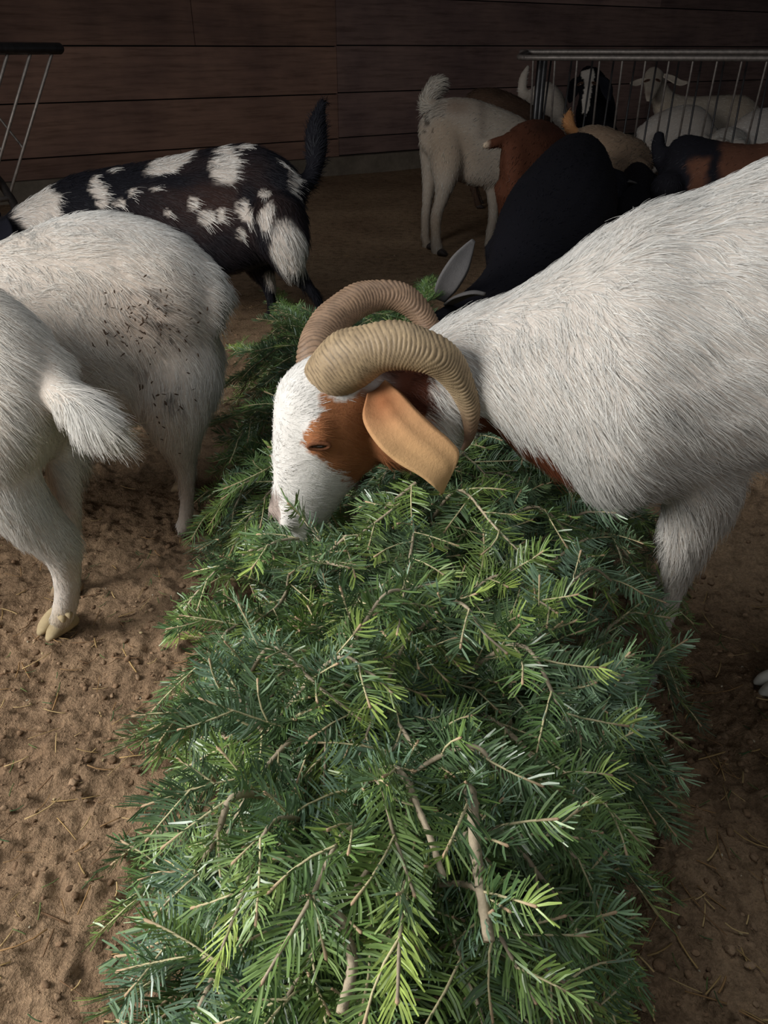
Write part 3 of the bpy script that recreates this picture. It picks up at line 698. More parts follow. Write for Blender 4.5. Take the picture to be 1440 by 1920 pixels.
def g5_len(P):
    u, v, d = uvd(P); return 1+1.2*((u < 845) & (v < 215))
g5.coat(9000, .022, .003, .22, .7, lambda c: 1+3.0*((uvd(c)[0] < 842) & (uvd(c)[1] < 215)), g5_len, .15, .5, 4, 7)
for x, y in ((823, 480), (803, 468), (916, 466)):
    p = pg(x, y); g5.hoof([p[0]+.02, p[1]+.02, 0], (.6, -.2), .028, M_HOOFD)

# brown goat with its rump to us
def g12_col(P, u, v, N):
    c = lin(92, 56, 40)*(.75+.5*fbm(P, 8, 3, 3))[:, None]; t = sstep(922, 910, u)*(v < 300); c = c*(1-t[:, None])+lin(200, 185, 165)*t[:, None]
    k = np.exp(-(((u-1018)/26)**2+((v-240)/14)**2))[:, None]*.6; return c*(1-k)+lin(60, 40, 32)*k
simple('reddish brown goat with its tail held out sideways', g12_col, [sR(966, 305, 3.70, 22, 50), sR(978, 312, 3.76, 42, 78), sR(996, 306, 3.86, 52, 82), sR(1016, 300, 4.0, 50, 76), sR(1034, 298, 4.14, 38, 62), sR(1044, 304, 4.24, 24, 40), sR(1050, 334, 4.28, 15, 24)], -1,
       [[sC(962, 256, 12, 3.74), sC(942, 264, 10, 3.70), sC(925, 269, 10, 3.68), sC(908, 273, 7, 3.66)]],
       [under(955, 350, 3.78, hind=1, fx=.04, fy=.1), under(1000, 350, 3.8, hind=1, fx=.04, fy=.1), under(1000, 350, 4.12, 0, .0, 0, .03, .1), under(1045, 345, 4.12, 0, .05, 0, .03, .1)], seed=12)
# big black goat bending to the fir
def g14_col(P, u, v, N):
    return BLACK*(.8+.6*fbm(P, 7, 23, 3))[:, None]
g14 = simple('large black goat with its head down at the back of the fir', g14_col,
       [sR(1095, 300, 3.75, 40, 46), sR(1085, 320, 3.6, 62, 72), sR(1068, 370, 3.3, 90, 98), sR(1042, 425, 3.05, 106, 112), sR(1010, 480, 2.85, 92, 98), sR(975, 520, 2.68, 66, 68), sR(935, 550, 2.55, 50, 46), sR(895, 572, 2.45, 40, 34), sR(860, 588, 2.38, 30, 27), sR(828, 600, 2.32, 22, 20)], -1,
       [], [under(1010, 470, 2.85, -.12, .05, 0, -.05, -.1), under(1060, 470, 2.9, .12, .05, 0, -.05, -.1), under(1050, 340, 3.55, -.1, 0, 1, -.05, -.1), under(1110, 340, 3.6, .1, 0, 1, -.05, -.1)], .012, (9000, .022, .0024), seed=13)
GREY = lin(116, 112, 110)
g14.ear([pd(822, 562, 2.38), pd(836, 535, 2.36), pd(858, 500, 2.36), pd(875, 472, 2.38), pd(887, 452, 2.40)], [.022, .036, .036, .022, .008], .012, nz(-FW+.5*RT), GREY, 'pale grey ear sticking up', 5)
g14.ear([pd(838, 570, 2.34), pd(862, 555, 2.30), pd(888, 548, 2.28), pd(910, 552, 2.27)], [.018, .03, .03, .008], .012, nz(-UP+.2*FW), GREY*.8, 'pale grey ear lying flat', 5)
# tan-grey goat
def g13_col(P, u, v, N):
    c = lin(134, 116, 98)*(.65+.7*fbm(P, 9, 29, 3))[:, None]; t = (u < 1084)*(v < 252); return np.where(t[:, None], lin(168, 122, 80), c)
simple('shaggy tan-grey goat with a raised tan tail behind the black one', g13_col, [sA(1082, 248, 1082, 300, 4.25, .07), sA(1095, 237, 1093, 325, 4.22, .11), sA(1130, 235, 1128, 345, 4.2, .14), sA(1170, 250, 1168, 345, 4.2, .14), sA(1202, 262, 1198, 335, 4.22, .11), sA(1222, 285, 1216, 320, 4.24, .06)], -1,
       [[sC(1078, 256, 10, 4.25), sC(1070, 242, 11, 4.25), sC(1066, 226, 11, 4.25), sC(1068, 211, 7, 4.25)]],
       [under(1105, 320, 4.12, hind=1, fx=.1), under(1105, 320, 4.35, hind=1, fx=.1), under(1195, 315, 4.12, fx=.1), under(1195, 315, 4.35, fx=.1)], fur=(5000, .03, .003), seed=14)
# black goat low in the gap
g16 = simple('black goat with a grey ear, half hidden right of the large black goat', flat_col(BLACK*.8), [sR(1196, 320, 3.92, 20, 18), sR(1196, 338, 3.82, 32, 28), sR(1194, 365, 3.68, 36, 34), sR(1188, 392, 3.56, 34, 38), sR(1180, 425, 3.47, 26, 30), sR(1172, 455, 3.40, 18, 20)], -1,
       [], [under(1175, 380, 3.7, fx=0, fy=-.1), under(1210, 380, 3.7, fx=0, fy=-.1), under(1180, 345, 3.86, 0, 0, 1, 0, -.1), under(1212, 345, 3.86, 0, 0, 1, 0, -.1)], seed=15)
g16.ear([pd(1192, 344, 3.62), pd(1175, 340, 3.58), pd(1160, 342, 3.56), pd(1148, 345, 3.55)], [.012, .022, .022, .008], .012, nz(-FW+UP), lin(92, 88, 86))
# black and brown goat at the right
def g15_col(P, u, v, N):
    uu, vv = warp(P, u, v, 8, 16); b = sstep(1284, 1300, uu)*sstep(1334, 1322, uu)*sstep(285, 305, vv)+sstep(1340, 1362, uu)*sstep(262, 276, vv+.15*(uu-1340)); b = np.clip(b, 0, 1); lg = (P[:, 2] < .30)*.8; b = np.maximum(b, lg)
    c = BLACK*(.8+.5*fbm(P, 8, 3, 2))[:, None]; return c*(1-b[:, None])+lin(92, 62, 48)*(.7+.6*fbm(P, 9, 8, 2))[:, None]*b[:, None]
simple('black and brown goat with a raised black tail behind the big white back', g15_col, [sA(1246, 300, 1244, 340, 3.65, .06), sA(1258, 268, 1252, 365, 3.63, .11), sA(1290, 252, 1290, 380, 3.6, .14), sA(1340, 262, 1342, 380, 3.58, .15), sA(1400, 270, 1400, 372, 3.56, .15), sA(1465, 264, 1465, 355, 3.55, .13), sA(1530, 250, 1520, 330, 3.54, .08), sA(1590, 245, 1580, 300, 3.52, .06), sA(1620, 270, 1605, 300, 3.5, .04)], -1,
       [[sC(1250, 320, 10, 3.68), sC(1238, 305, 12, 3.70), sC(1234, 275, 13, 3.70), sC(1236, 252, 10, 3.70)]],
       [under(1250, 345, 3.53, hind=1, fx=.1), under(1262, 340, 3.75, hind=1, fx=.1), under(1440, 340, 3.45, fx=.1), under(1440, 335, 3.68, fx=.1)], seed=16)
# goats behind the hay feeder
simple('dark brown goat with a greying back behind the tail-up goat', lambda P, u, v, N: lin(84, 66, 54)*(.4+1.1*fbm(P, 10, 37, 3))[:, None], [sA(876, 180, 876, 230, 5.45, .07), sA(895, 166, 895, 250, 5.45, .12), sA(935, 166, 935, 262, 5.45, .14), sA(980, 186, 980, 268, 5.45, .13), sA(1010, 205, 1008, 265, 5.45, .10), sA(1035, 225, 1030, 260, 5.45, .06)], -1, [],
       [under(900, 225, 5.37, hind=1, fx=.1), under(900, 220, 5.55, hind=1, fx=.1), under(985, 235, 5.37, fx=.1), under(985, 235, 5.55, fx=.1)], fur=(4000, .035, .004), seed=17)
WG = lin(206, 200, 190)
simple('white goat with its tail up at the left end of the hay feeder', lambda P, u, v, N: white_coat(P, WG, .1, 1), [sA(978, 190, 978, 235, 5.98, .08), sA(1000, 162, 996, 262, 5.98, .14), sA(1028, 152, 1028, 275, 6.0, .16), sA(1052, 172, 1050, 270, 6.0, .14), sA(1066, 205, 1062, 262, 6.0, .09), sA(1074, 240, 1068, 262, 6.0, .05)], -1,
       [[sC(984, 190, 11, 5.98), sC(979, 168, 9, 5.98), sC(982, 145, 8, 5.98), sC(990, 125, 4, 5.98)]],
       [under(1005, 230, 5.9, hind=1, fx=.08), under(1005, 230, 6.1, hind=1, fx=.08), under(1050, 230, 5.9, fx=.08), under(1050, 230, 6.1, fx=.08)], seed=18)
def head_on(cx, cy, d, s, ln, tilt=0):   # a face turned to us: poll at (cx, cy), ln pixels long
    return [sR(cx+tilt*t*ln, cy+t*ln, d-.16*t, s*w, s*h) for t, w, h in ((-.12, .75, .6), (.05, 1.0, .9), (.3, .98, .95), (.55, .78, .75), (.8, .58, .55), (.95, .48, .42), (1.03, .3, .25))]
def g8_col(P, u, v, N):
    uu, vv = warp(P, u, v, 1.5, 20); m = inpoly(uu, vv, [(1090, 132), (1112, 128), (1116, 140), (1110, 165), (1107, 195), (1100, 214), (1090, 212), (1092, 190), (1096, 165), (1094, 148), (1088, 142)])
    return np.where((m & (N[:, 1] < .3))[:, None], lin(220, 216, 208), BLACK)
g8 = Goat('black goat with a white blaze facing out through the feeder rods', tuple(pg(1105, 300)[:2])+(0,), g8_col, .012)
g8.t(head_on(1103, 142, 5.55, 19, 68, -.08)); g8.t([sR(1112, 150, 5.68, 24, 22), sR(1118, 190, 5.8, 33, 40), sR(1118, 215, 6.0, 38, 48), sR(1118, 218, 6.35, 38, 46), sR(1118, 222, 6.6, 30, 36)], 1)
g8.legs([under(1098, 240, 5.85, fx=0, fy=-.1), under(1138, 240, 5.85, fx=0, fy=-.1), under(1098, 230, 6.5, hind=1, fx=0, fy=-.1), under(1138, 230, 6.5, hind=1, fx=0, fy=-.1)]); g8.build(4)
g8.coat(3500, .02, .004, .2, .7, None, None, .15, .5, 4, 19)
for sx, pts in ((-1, [(1088, 148), (1078, 158), (1072, 175), (1068, 192)]), (1, [(1120, 146), (1132, 156), (1138, 172), (1142, 190)])):
    g8.ear([pd(x, y, 5.52) for x, y in pts], [.02, .04, .042, .012], .014, -FW, BLACK*1.1)
def g9_col(P, u, v, N):
    c = white_coat(P, lin(198, 190, 176), .1, 2); n = np.exp(-(((u-1217)/6)**2+((v-176)/5)**2))[:, None]*.5; return c*(1-n)+lin(120, 96, 88)*n
g9 = Goat('white goat looking out above the others with ears held sideways', tuple(pg(1330, 290)[:2])+(0,), g9_col, .012)
g9.t(head_on(1226, 140, 6.1, 17.5, 46, -.2)); g9.t([sR(1232, 145, 6.18, 16, 14), sA(1240, 140, 1222, 182, 6.2, .07), sA(1262, 172, 1232, 225, 6.2, .10), sA(1290, 180, 1275, 270, 6.2, .14), sA(1340, 179, 1338, 275, 6.2, .16), sA(1392, 178, 1392, 272, 6.2, .16), sA(1416, 192, 1414, 262, 6.2, .12), sA(1428, 210, 1426, 245, 6.2, .07)], 1)
g9.legs([under(1272, 245, 6.12, fx=-.08), under(1272, 245, 6.32, fx=-.08), under(1400, 240, 6.12, hind=1, fx=-.08), under(1400, 240, 6.32, hind=1, fx=-.08)]); g9.build(4)
g9.coat(4500, .02, .004, .2, .7, None, None, .12, .5, 4, 20)
g9.ear([pd(x, y, 6.05) for x, y in ((1212, 148), (1200, 154), (1190, 157), (1181, 156))], [.015, .028, .026, .008], .016, nz(-FW+.2*UP), lin(190, 176, 160))
g9.ear([pd(x, y, 6.05) for x, y in ((1244, 142), (1258, 148), (1274, 156), (1290, 155))], [.02, .035, .034, .01], .016, nz(-FW+.3*UP), lin(190, 176, 160))
for ex, ey in ((1213, 152), (1233, 151)):
    p_, n_ = g9.hit(ex, ey)
    if p_ is not None: make_eye(g9, ex, ey, .014, RT)
for ex, ey in ((1088, 158), (1114, 157)): make_eye(g8, ex, ey, .014, RT)
simple('white goat standing close behind the feeder rods below the looking one', lambda P, u, v, N: white_coat(P, lin(200, 196, 190), .12, 6), [sA(1206, 232, 1204, 275, 5.7, .07), sA(1225, 216, 1222, 298, 5.7, .13), sA(1262, 200, 1262, 310, 5.7, .16), sA(1300, 196, 1300, 308, 5.7, .16), sA(1326, 208, 1326, 298, 5.7, .12), sA(1340, 235, 1340, 280, 5.7, .07)], -1, [],
       [under(1228, 265, 5.62, hind=1, fx=.08), under(1228, 265, 5.82, hind=1, fx=.08), under(1315, 265, 5.62, fx=.08), under(1315, 265, 5.82, fx=.08)], seed=21)
simple('white goat at the right edge behind the feeder rods', lambda P, u, v, N: white_coat(P, lin(204, 202, 198), .1, 7), [sA(1378, 232, 1376, 285, 5.6, .08), sA(1395, 216, 1394, 305, 5.6, .14), sA(1430, 202, 1430, 312, 5.6, .17), sA(1480, 200, 1480, 310, 5.6, .17), sA(1530, 210, 1530, 300, 5.6, .13), sA(1560, 235, 1560, 280, 5.6, .07)], 1, [],
       [under(1400, 265, 5.52, hind=1, fx=.08), under(1400, 265, 5.72, hind=1, fx=.08), under(1525, 265, 5.52, fx=.08), under(1525, 265, 5.72, fx=.08)], seed=22)
simple('low white back of a goat between the two white ones behind the rods', lambda P, u, v, N: white_coat(P, lin(200, 198, 192), .1, 8), [sR(1345, 262, 5.3, 14, 14), sR(1358, 262, 5.34, 24, 22), sR(1372, 264, 5.4, 28, 27), sR(1385, 270, 5.45, 22, 24)], 1, [],
       [under(1350, 275, 5.28, fx=.06), under(1352, 275, 5.40, fx=.06), under(1380, 275, 5.36, hind=1, fx=.06), under(1380, 275, 5.47, hind=1, fx=.06)], seed=23)

# ------------------------------------------------------------------ the cut fir tree
CY = np.array([-.2, .05, .3, .6, .78, .92, 1.1, 1.4, 1.9, 2.4, 2.85, 3.05])
CH = np.array([.10, .20, .27, .33, .35, .35, .34, .32, .29, .27, .20, .02])
CW = np.array([.15, .20, .25, .32, .38, .45, .51, .53, .52, .48, .36, .2])
CX = np.array([.0, -.01, -.01, .02, .03, .04, .07, .06, .0, -.06, -.10, -.1])
def mound(x, y):
    x = np.asarray(x, float); y = np.asarray(y, float)
    t = np.abs(x-np.interp(y, CY, CX))/np.interp(y, CY, CW)
    h = np.interp(y, CY, CH)*np.where(t < 1, 1-np.clip(t, 0, 1)**2.8, 0)
    # hollow pressed by the muzzle of the eating goat
    h = h-.15*np.exp(-(((x+.11)/.15)**2+((y-1.03)/.14)**2))-.13*np.exp(-(((x-.15)/.075)**2+((y-.88)/.06)**2))
    return np.maximum(h, 0)
def on_mound(px, py, off=0.02):
    r = FW+RT*(px-720)/F+UP*(960-py)/F; lo = None
    for t in np.arange(.3, 5, .01):
        q = CAM+r*t
        if q[2] < mound(q[0], q[1])+off: return q
        if q[2] < .01: return q
    return CAM+r*2
class Buf:
    def __init__(s): s.V = []; s.Q = []; s.C = []; s.M = []; s.n = 0
    def add(s, V, Q, c, m):
        s.V.append(V); s.Q.append(Q+s.n); s.n += len(V); s.C.append(np.broadcast_to(c, (len(V), 3))); s.M.append(np.full(len(Q), m))
    def obj(s, name, parent):
        return mesh_np(name, np.vstack(s.V), np.vstack(s.Q), [M_NEEDLE, M_TWIG], np.concatenate(s.M), np.vstack(s.C), True, parent)
BODIES = [g.bvh for g in (gm, g2, g3, g4, g14)]
BB = [(g.V.min(0)-.01, g.V.max(0)+.01) for g in (gm, g2, g3, g4, g14)]
def blocked(P):
    out = np.zeros(len(P), bool)
    for b, (lo, hi) in zip(BODIES, BB):
        idx = np.nonzero(((P > lo) & (P < hi)).all(1))[0]
        for k in idx:
            p = Vector(P[k]); q, n, i, d = b.find_nearest(p, .25)
            if q is not None and (p-q).dot(n) < .004: out[k] = True
    return out
def twig(buf, C, r0, r1, col, n=5, bud=None):
    C = np.asarray(C); m = len(C); T, A, B = frames(C); r = np.linspace(r0, r1, m)
    r = r*(1+.10*np.sin(np.arange(m)*2.4))
    if bud is not None: r[-1] = r1*(1.5 if r1 < .003 else 1.0)
    th = np.linspace(0, 2*math.pi, n, endpoint=False)
    V = (C[:, None]+r[:, None, None]*(np.cos(th)[None, :, None]*A[:, None]+np.sin(th)[None, :, None]*B[:, None])).reshape(-1, 3)
    i = np.arange(m*n).reshape(m, n); j = np.roll(i, -1, 1); Q = np.stack([i[:-1], j[:-1], j[1:], i[1:]], -1).reshape(-1, 4)
    c = np.tile(col, (m*n, 1))
    tip = C[-1]+T[-1]*r[-1]*(1.2 if r1 < .003 else .15)
    V = np.vstack([V, tip[None]]); e = m*n; cap = np.array([[i[-1, k], i[-1, (k+1) % n], e, e] for k in range(n)])
    c = np.vstack([c, col[None]])
    if bud is not None: c[(m-1)*n:] = bud
    # the closing triangles are quads with a doubled tip: give the tip its own twin so that they stay valid
    V = np.vstack([V, (tip+T[-1]*r[-1]*.1)[None]]); c = np.vstack([c, c[-1:]]); cap[:, 3] = e+1
    cap = np.array([[i[-1, k], i[-1, (k+1) % n], e, e+1] for k in range(n)])
    buf.add(V, np.vstack([Q, cap]), c, 1)
def needles(buf, C, N, dens, nl, col, tipcol, flip=False, rg=rng, twist=0.0):
    """needles along the shoot C with the spray facing N"""
    seg = np.linalg.norm(np.diff(C, axis=0), axis=1); L = seg.sum(); n = max(int(L*dens), 8)
    t = (np.arange(n)+rg.random(n))/n; s = np.concatenate([[0], np.cumsum(seg)])/L
    P = np.stack([np.interp(t, s, C[:, k]) for k in range(3)], 1)
    T0 = nz(np.gradient(C, axis=0)); T = nz(np.stack([np.interp(t, s, T0[:, k]) for k in range(3)], 1))
    Nn = nz(N-T*(T@N)[:, None]); B = np.cross(T, Nn)
    sd = np.where(rg.random(n) < .5, -1.0, 1.0)
    psi = rg.normal(.02, .17, n); up = rg.random(n) < .15; psi = np.where(up, rg.uniform(.5, 1.35, n), psi)
    lat = sd[:, None]*np.cos(psi)[:, None]*B+np.sin(psi)[:, None]*Nn
    al = np.radians(np.interp(t, [0, .75, 1], [72, 60, 26])+rg.normal(0, 6, n))
    D = np.cos(al)[:, None]*T+np.sin(al)[:, None]*lat
    ln = 1.12*nl*np.interp(t, [0, .12, .8, 1], [.65, 1, 1, .8])*rg.uniform(.78, 1.12, n)*np.where(up, .8, 1)
    w = .00118*rg.uniform(.85, 1.2, n)
    wd_ = nz(np.cross(D, Nn)+.35*rg.normal(0, 1, (n, 3)))
    if flip: wd_ = -wd_
    bend = Nn*(ln*rg.uniform(-.02, .14, n))[:, None]+T*(ln*.12)[:, None]
    keep = ~blocked(P+D*(ln*.6)[:, None]); 
    if not keep.any(): return
    P, D, ln, w, wd_, bend, t = P[keep], D[keep], ln[keep], w[keep], wd_[keep], bend[keep], t[keep]; n = len(P)
    p0 = P; p1 = P+D*(ln*.55)[:, None]; p2 = P+D*ln[:, None]+bend
    V = np.stack([p0-wd_*(w*.6)[:, None], p0+wd_*(w*.6)[:, None], p1+wd_*w[:, None], p1-wd_*w[:, None], p2+wd_*(w*.55)[:, None], p2-wd_*(w*.55)[:, None]], 1).reshape(-1, 3)
    b = np.arange(n)[:, None]*6; Q = np.concatenate([b+np.array([[0, 1, 2, 3]]), b+np.array([[3, 2, 4, 5]])], 0)
    c = col*(1-sstep(.55, 1, t)[:, None])+tipcol*sstep(.55, 1, t)[:, None]; c = c*rg.uniform(.72, 1.25, (n, 1))
    c6 = np.repeat(c, 6, 0); c6[0::6] *= 1.3; c6[1::6] *= 1.3
    buf.add(V, Q, c6, 0)
G_OLD = [lin(84, 111, 62), lin(92, 118, 62), lin(76, 103, 62), lin(102, 126, 64), lin(88, 112, 76)]
G_TIP = [lin(142, 164, 82), lin(160, 180, 90), lin(118, 146, 78), lin(132, 158, 94)]
TWIG_Y = lin(212, 200, 156); TWIG_B = lin(182, 166, 140); BUD = lin(196, 164, 132)
def shoot(buf, p, d, L, N, r0, rg, lvl, gi, droop=.25, dens=760, flip=False):
    m = max(int(L/.02), 4); t = np.linspace(0, 1, m); bd = nz(np.cross(N, d)); cv = rg.normal(0, .16)
    C = p+N*.002+d*(L*t)[:, None]+bd*(cv*L*t*t)[:, None]+np.array([0, 0, -1.0])*(droop*L*t*t)[:, None]*.6
    gcol = G_OLD[gi % 5]; tip = G_TIP[rg.integers(4)] if rg.random() < .5 else gcol*1.25
    twig(buf, C, r0, max(r0*.55, .0012), TWIG_Y if lvl > 0 else TWIG_B*1.1, 5, BUD)
    needles(buf, C, N, dens, rg.uniform(.021, .029), gcol, tip, flip, rg)
    return C
def branch(buf, C, rg, width=.16, r0=.004, bare=0.0, stub=False, N=None, dens=760, roll=None, flip=False):
    """a fir branch: axis C (from its base to its tip), two ranks of side shoots"""
    C = np.asarray(C); seg = np.linalg.norm(np.diff(C, axis=0), axis=1); L = seg.sum(); s = np.concatenate([[0], np.cumsum(seg)])
    T = nz(np.gradient(C, axis=0)); N = np.array([0, 0, 1.0]) if N is None else N
    mid = T[len(T)//2]; N = nz(N-mid*(N@mid)); B = np.cross(mid, N); ro = rg.normal(0, .35) if roll is None else roll
    N = nz(N*math.cos(ro)+B*math.sin(ro)); gi = rg.integers(5)
    twig(buf, C, r0, r0*.8 if stub else max(r0*.4, .0014), TWIG_B*rg.uniform(.75, 1.15), 6, lin(196, 180, 150) if stub else BUD)
    k0 = int(bare*len(C)); 
    if not stub: needles(buf, C[k0:] if len(C)-k0 > 2 else C, N, dens*.95, rg.uniform(.023, .030), G_OLD[gi], G_TIP[rg.integers(4)], flip, rg)
    else: needles(buf, C[:max(int(len(C)*.7), 4)], N, dens*.5, .024, G_OLD[gi], G_OLD[gi], flip, rg)
    x = L*(bare+.05); sd = 1 if rg.random() < .5 else -1
    while x < L*(.72 if stub else .90):
        f = x/L; p = np.array([np.interp(x, s, C[:, k]) for k in range(3)]); tt = nz(np.array([np.interp(x, s, T[:, k]) for k in range(3)]))
        b = np.cross(tt, N)*sd; an = rg.uniform(.65, .95); ln = width*rg.uniform(.6, 1.15)*(1-.60*f)
        d = nz(tt*math.cos(an)+b*math.sin(an)+N*rg.normal(.02, .16))
        Cs = shoot(buf, p, d, max(ln, .05), nz(N+rg.normal(0, .18, 3)), min(r0*.36, .0017), rg, 1, gi+rg.integers(2), .2, dens, flip)
        if ln > .11:
            for q in (.35, .6):
                pp = Cs[int(q*len(Cs))]; s2 = sd if q < .5 else -sd; bb = np.cross(d, N)*s2
                shoot(buf, pp, nz(d*.75+bb*.65+N*rg.normal(0, .1)), ln*rg.uniform(.35, .5), N, .0012, rg, 2, gi, .15, dens, flip)
        sd = -sd; x += rg.uniform(.028, .05)
def outdir(x, y, rg, jit=.35):
    t = (x-np.interp(y, CY, CX))/np.interp(y, CY, CW)
    k = sstep(2.3, 1.2, y); d = np.array([1.25*t*(1.2-.4*k)+rg.normal(0, jit), -k-.15+.5*(1-k)*rg.normal(0, 1)])
    return nz(d)
def axis_path(x, y, d, L, off, rg, lift=.05, droop=.05):
    """axis ending at (x, y), running over the mound in direction d"""
    n = max(int(L/.022), 6); t = np.linspace(0, 1, n); pr = np.array([-d[1], d[0]]); cv = rg.normal(0, .10)
    q = np.array([x, y])-d*(L*(1-t))[:, None]+pr*(cv*L*(t*(1-t))*2)[:, None]
    z = mound(q[:, 0], q[:, 1])+off-lift*(1-t)**2*1.6-droop*t**3+.02*np.sin(math.pi*t)
    return np.column_stack([q, np.maximum(z, .012)])
fir = thing('fir_tree', 'cut fir tree lying on the barn floor, heaped with green branches', 'fir tree', (0, 1.4, 0))
# trunk, buried under the branches
tb = Buf(); twig(tb, np.column_stack([np.linspace(-.03, -.08, 40)+.015*np.sin(np.linspace(0, 9, 40)), np.linspace(.12, 2.9, 40), np.linspace(.10, .13, 40)]), .018, .045, lin(96, 80, 66), 10)
tb.obj('trunk', fir)
# the branches one sees best, one mesh each
SIG = [  # outline of the axis in the photo from base to tip, thickness, bare part, cut stub, height over the heap
    ([(878, 1480), (892, 1600), (917, 1765)], .0085, .1, True, .075), ([(450, 1490), (395, 1590), (288, 1715)], .0070, .1, False, .05), ([(915, 1555), (1010, 1640), (1120, 1800)], .0055, .1, False, .055),
    ([(930, 1740), (1040, 1830), (1175, 1915)], .0045, 0, False, .05), ([(975, 1210), (1065, 1350), (1212, 1545)], .0048, .0, False, .055), ([(1105, 1265), (1185, 1370), (1248, 1450)], .0038, 0, False, .04),
    ([(705, 1462), (740, 1570), (778, 1680)], .0035, 0, False, .08), ([(655, 1555), (580, 1690), (490, 1845)], .0045, 0, False, .06), ([(515, 1540), (455, 1680), (406, 1805)], .0040, 0, False, .055),
    ([(735, 1440), (790, 1530), (832, 1645)], .0050, .5, True, .08), ([(1010, 1560), (1060, 1590), (1110, 1640)], .0038, 0, False, .07), ([(870, 1400), (950, 1460), (1085, 1545)], .0045, 0, False, .055),
    ([(505, 1215), (600, 1290), (676, 1350)], .0042, 0, False, .06), ([(620, 1240), (690, 1260), (735, 1300)], .0035, 0, False, .075), ([(545, 1065), (600, 1055), (655, 1065)], .0038, 0, False, .075),
    ([(860, 920), (930, 990), (1045, 1110)], .0045, 0, False, .035), ([(1180, 955), (1235, 1040), (1290, 1150)], .004, 0, False, .05), ([(1085, 1080), (1150, 1090), (1215, 1130)], .0038, 0, False, .07),
    ([(850, 1130), (910, 1190), (950, 1225)], .0038, 0, False, .06), ([(930, 1080), (1000, 1120), (1045, 1150)], .0038, 0, False, .055), ([(1215, 1250), (1255, 1290), (1295, 1342)], .0038, 0, False, .04),
    ([(430, 1290), (340, 1340), (300, 1420)], .0055, .1, False, .035), ([(390, 1340), (290, 1370), (215, 1410)], .0045, 0, False, .03), ([(440, 1060), (370, 1110), (315, 1200)], .0040, 0, False, .04),
    ([(560, 870), (470, 900), (360, 990)], .0042, 0, False, .03), ([(700, 1140), (770, 1105), (840, 1090)], .0035, .2, False, .07), ([(560, 770), (470, 770), (395, 800)], .0038, 0, False, .035),
    ([(590, 640), (520, 560), (478, 512)], .0042, 0, False, .06), ([(560, 640), (470, 690), (400, 740)], .0042, 0, False, .04), ([(760, 600), (790, 560), (800, 520)], .004, 0, False, .05),
    ([(330, 1650), (250, 1700), (195, 1730)], .0045, 0, False, .025), ([(400, 1800), (270, 1860), (180, 1905)], .0045, 0, False, .03), ([(760, 1660), (750, 1760), (745, 1880)], .0042, 0, False, .07),
    ([(880, 1660), (940, 1760), (1005, 1880)], .0045, .0, False, .06), ([(620, 1700), (660, 1800), (640, 1900)], .0075, .3, True, .045), ([(300, 1560), (270, 1600), (255, 1640)], .004, 0, False, .03),
    ([(585, 1000), (560, 950), (535, 930)], .003, 0, False, .09), ([(780, 990), (760, 1100), (745, 1190)], .0035, 0, False, .055), ([(1100, 960), (1150, 1010), (1180, 1090)], .0035, 0, False, .035),
    ([(640, 620), (560, 660), (430, 650)], .004, 0, False, .045), ([(870, 590), (900, 560), (935, 548)], .0035, 0, False, .045), ([(1130, 1440), (1190, 1490), (1240, 1560)], .0038, 0, False, .03),
    ([(1000, 950), (1085, 1030), (1150, 1130)], .004, 0, False, .035), ([(1130, 1000), (1200, 1080), (1272, 1150)], .004, 0, False, .03), ([(1180, 1150), (1225, 1200), (1285, 1270)], .004, 0, False, .03), ([(1050, 900), (1130, 960), (1210, 1010)], .004, 0, False, .03),
    ([(1120, 880), (1180, 940), (1225, 1000)], .004, 0, False, .03), ([(1130, 1430), (1200, 1500), (1265, 1568)], .004, 0, False, .05), ([(1150, 1330), (1215, 1390), (1268, 1500)], .004, 0, False, .05), ([(1090, 1680), (1150, 1750), (1200, 1835)], .004, 0, False, .05), ([(1080, 1560), (1150, 1610), (1215, 1640)], .004, 0, False, .04)]
srg = np.random.default_rng(21)
for pts, r0, bare, stub, off in SIG:
    W3 = np.array([on_mound(x, y, off+.022) for x, y in pts]); v0 = W3[0]-W3[1]; v0 = v0/np.linalg.norm(v0[:2])
    W3 = np.vstack([W3[0]+v0*.11-np.array([0, 0, max(v0[2], 0)*.11+off+.09]), W3]); W3[0, 2] = max(W3[0, 2], .02); Cc = catmull(W3, 12); bare = bare*.7 if not stub else bare; r0 *= .78
    b = Buf(); branch(b, Cc, srg, .12 if len(pts) else .1, r0, bare, stub); b.obj('branch', fir)
# sprigs standing against the muzzle and the jaw of the eating goat
for pts, r0 in (([(630, 1060, 1.17), (590, 1000, 1.155), (545, 945, 1.16)], .0026), ([(780, 905, 1.19), (700, 970, 1.18), (620, 1035, 1.16)], .003), ([(455, 1040, 1.17), (500, 1022, 1.16), (540, 1055, 1.14)], .0026),
                ([(750, 945, 1.18), (690, 990, 1.165), (650, 1020, 1.155)], .0024), ([(610, 1035, 1.17), (550, 1035, 1.16), (490, 1020, 1.16)], .0024), ([(650, 1005, 1.15), (610, 1040, 1.13), (560, 1070, 1.12)], .0028), ([(560, 1010, 1.16), (520, 1015, 1.14), (470, 1040, 1.13)], .0028)):
    b = Buf(); branch(b, catmull(np.array([pd(*q) for q in pts]), 10), srg, .07, r0, 0, False); b.obj('branch', fir)
nsig = len(SIG)+7
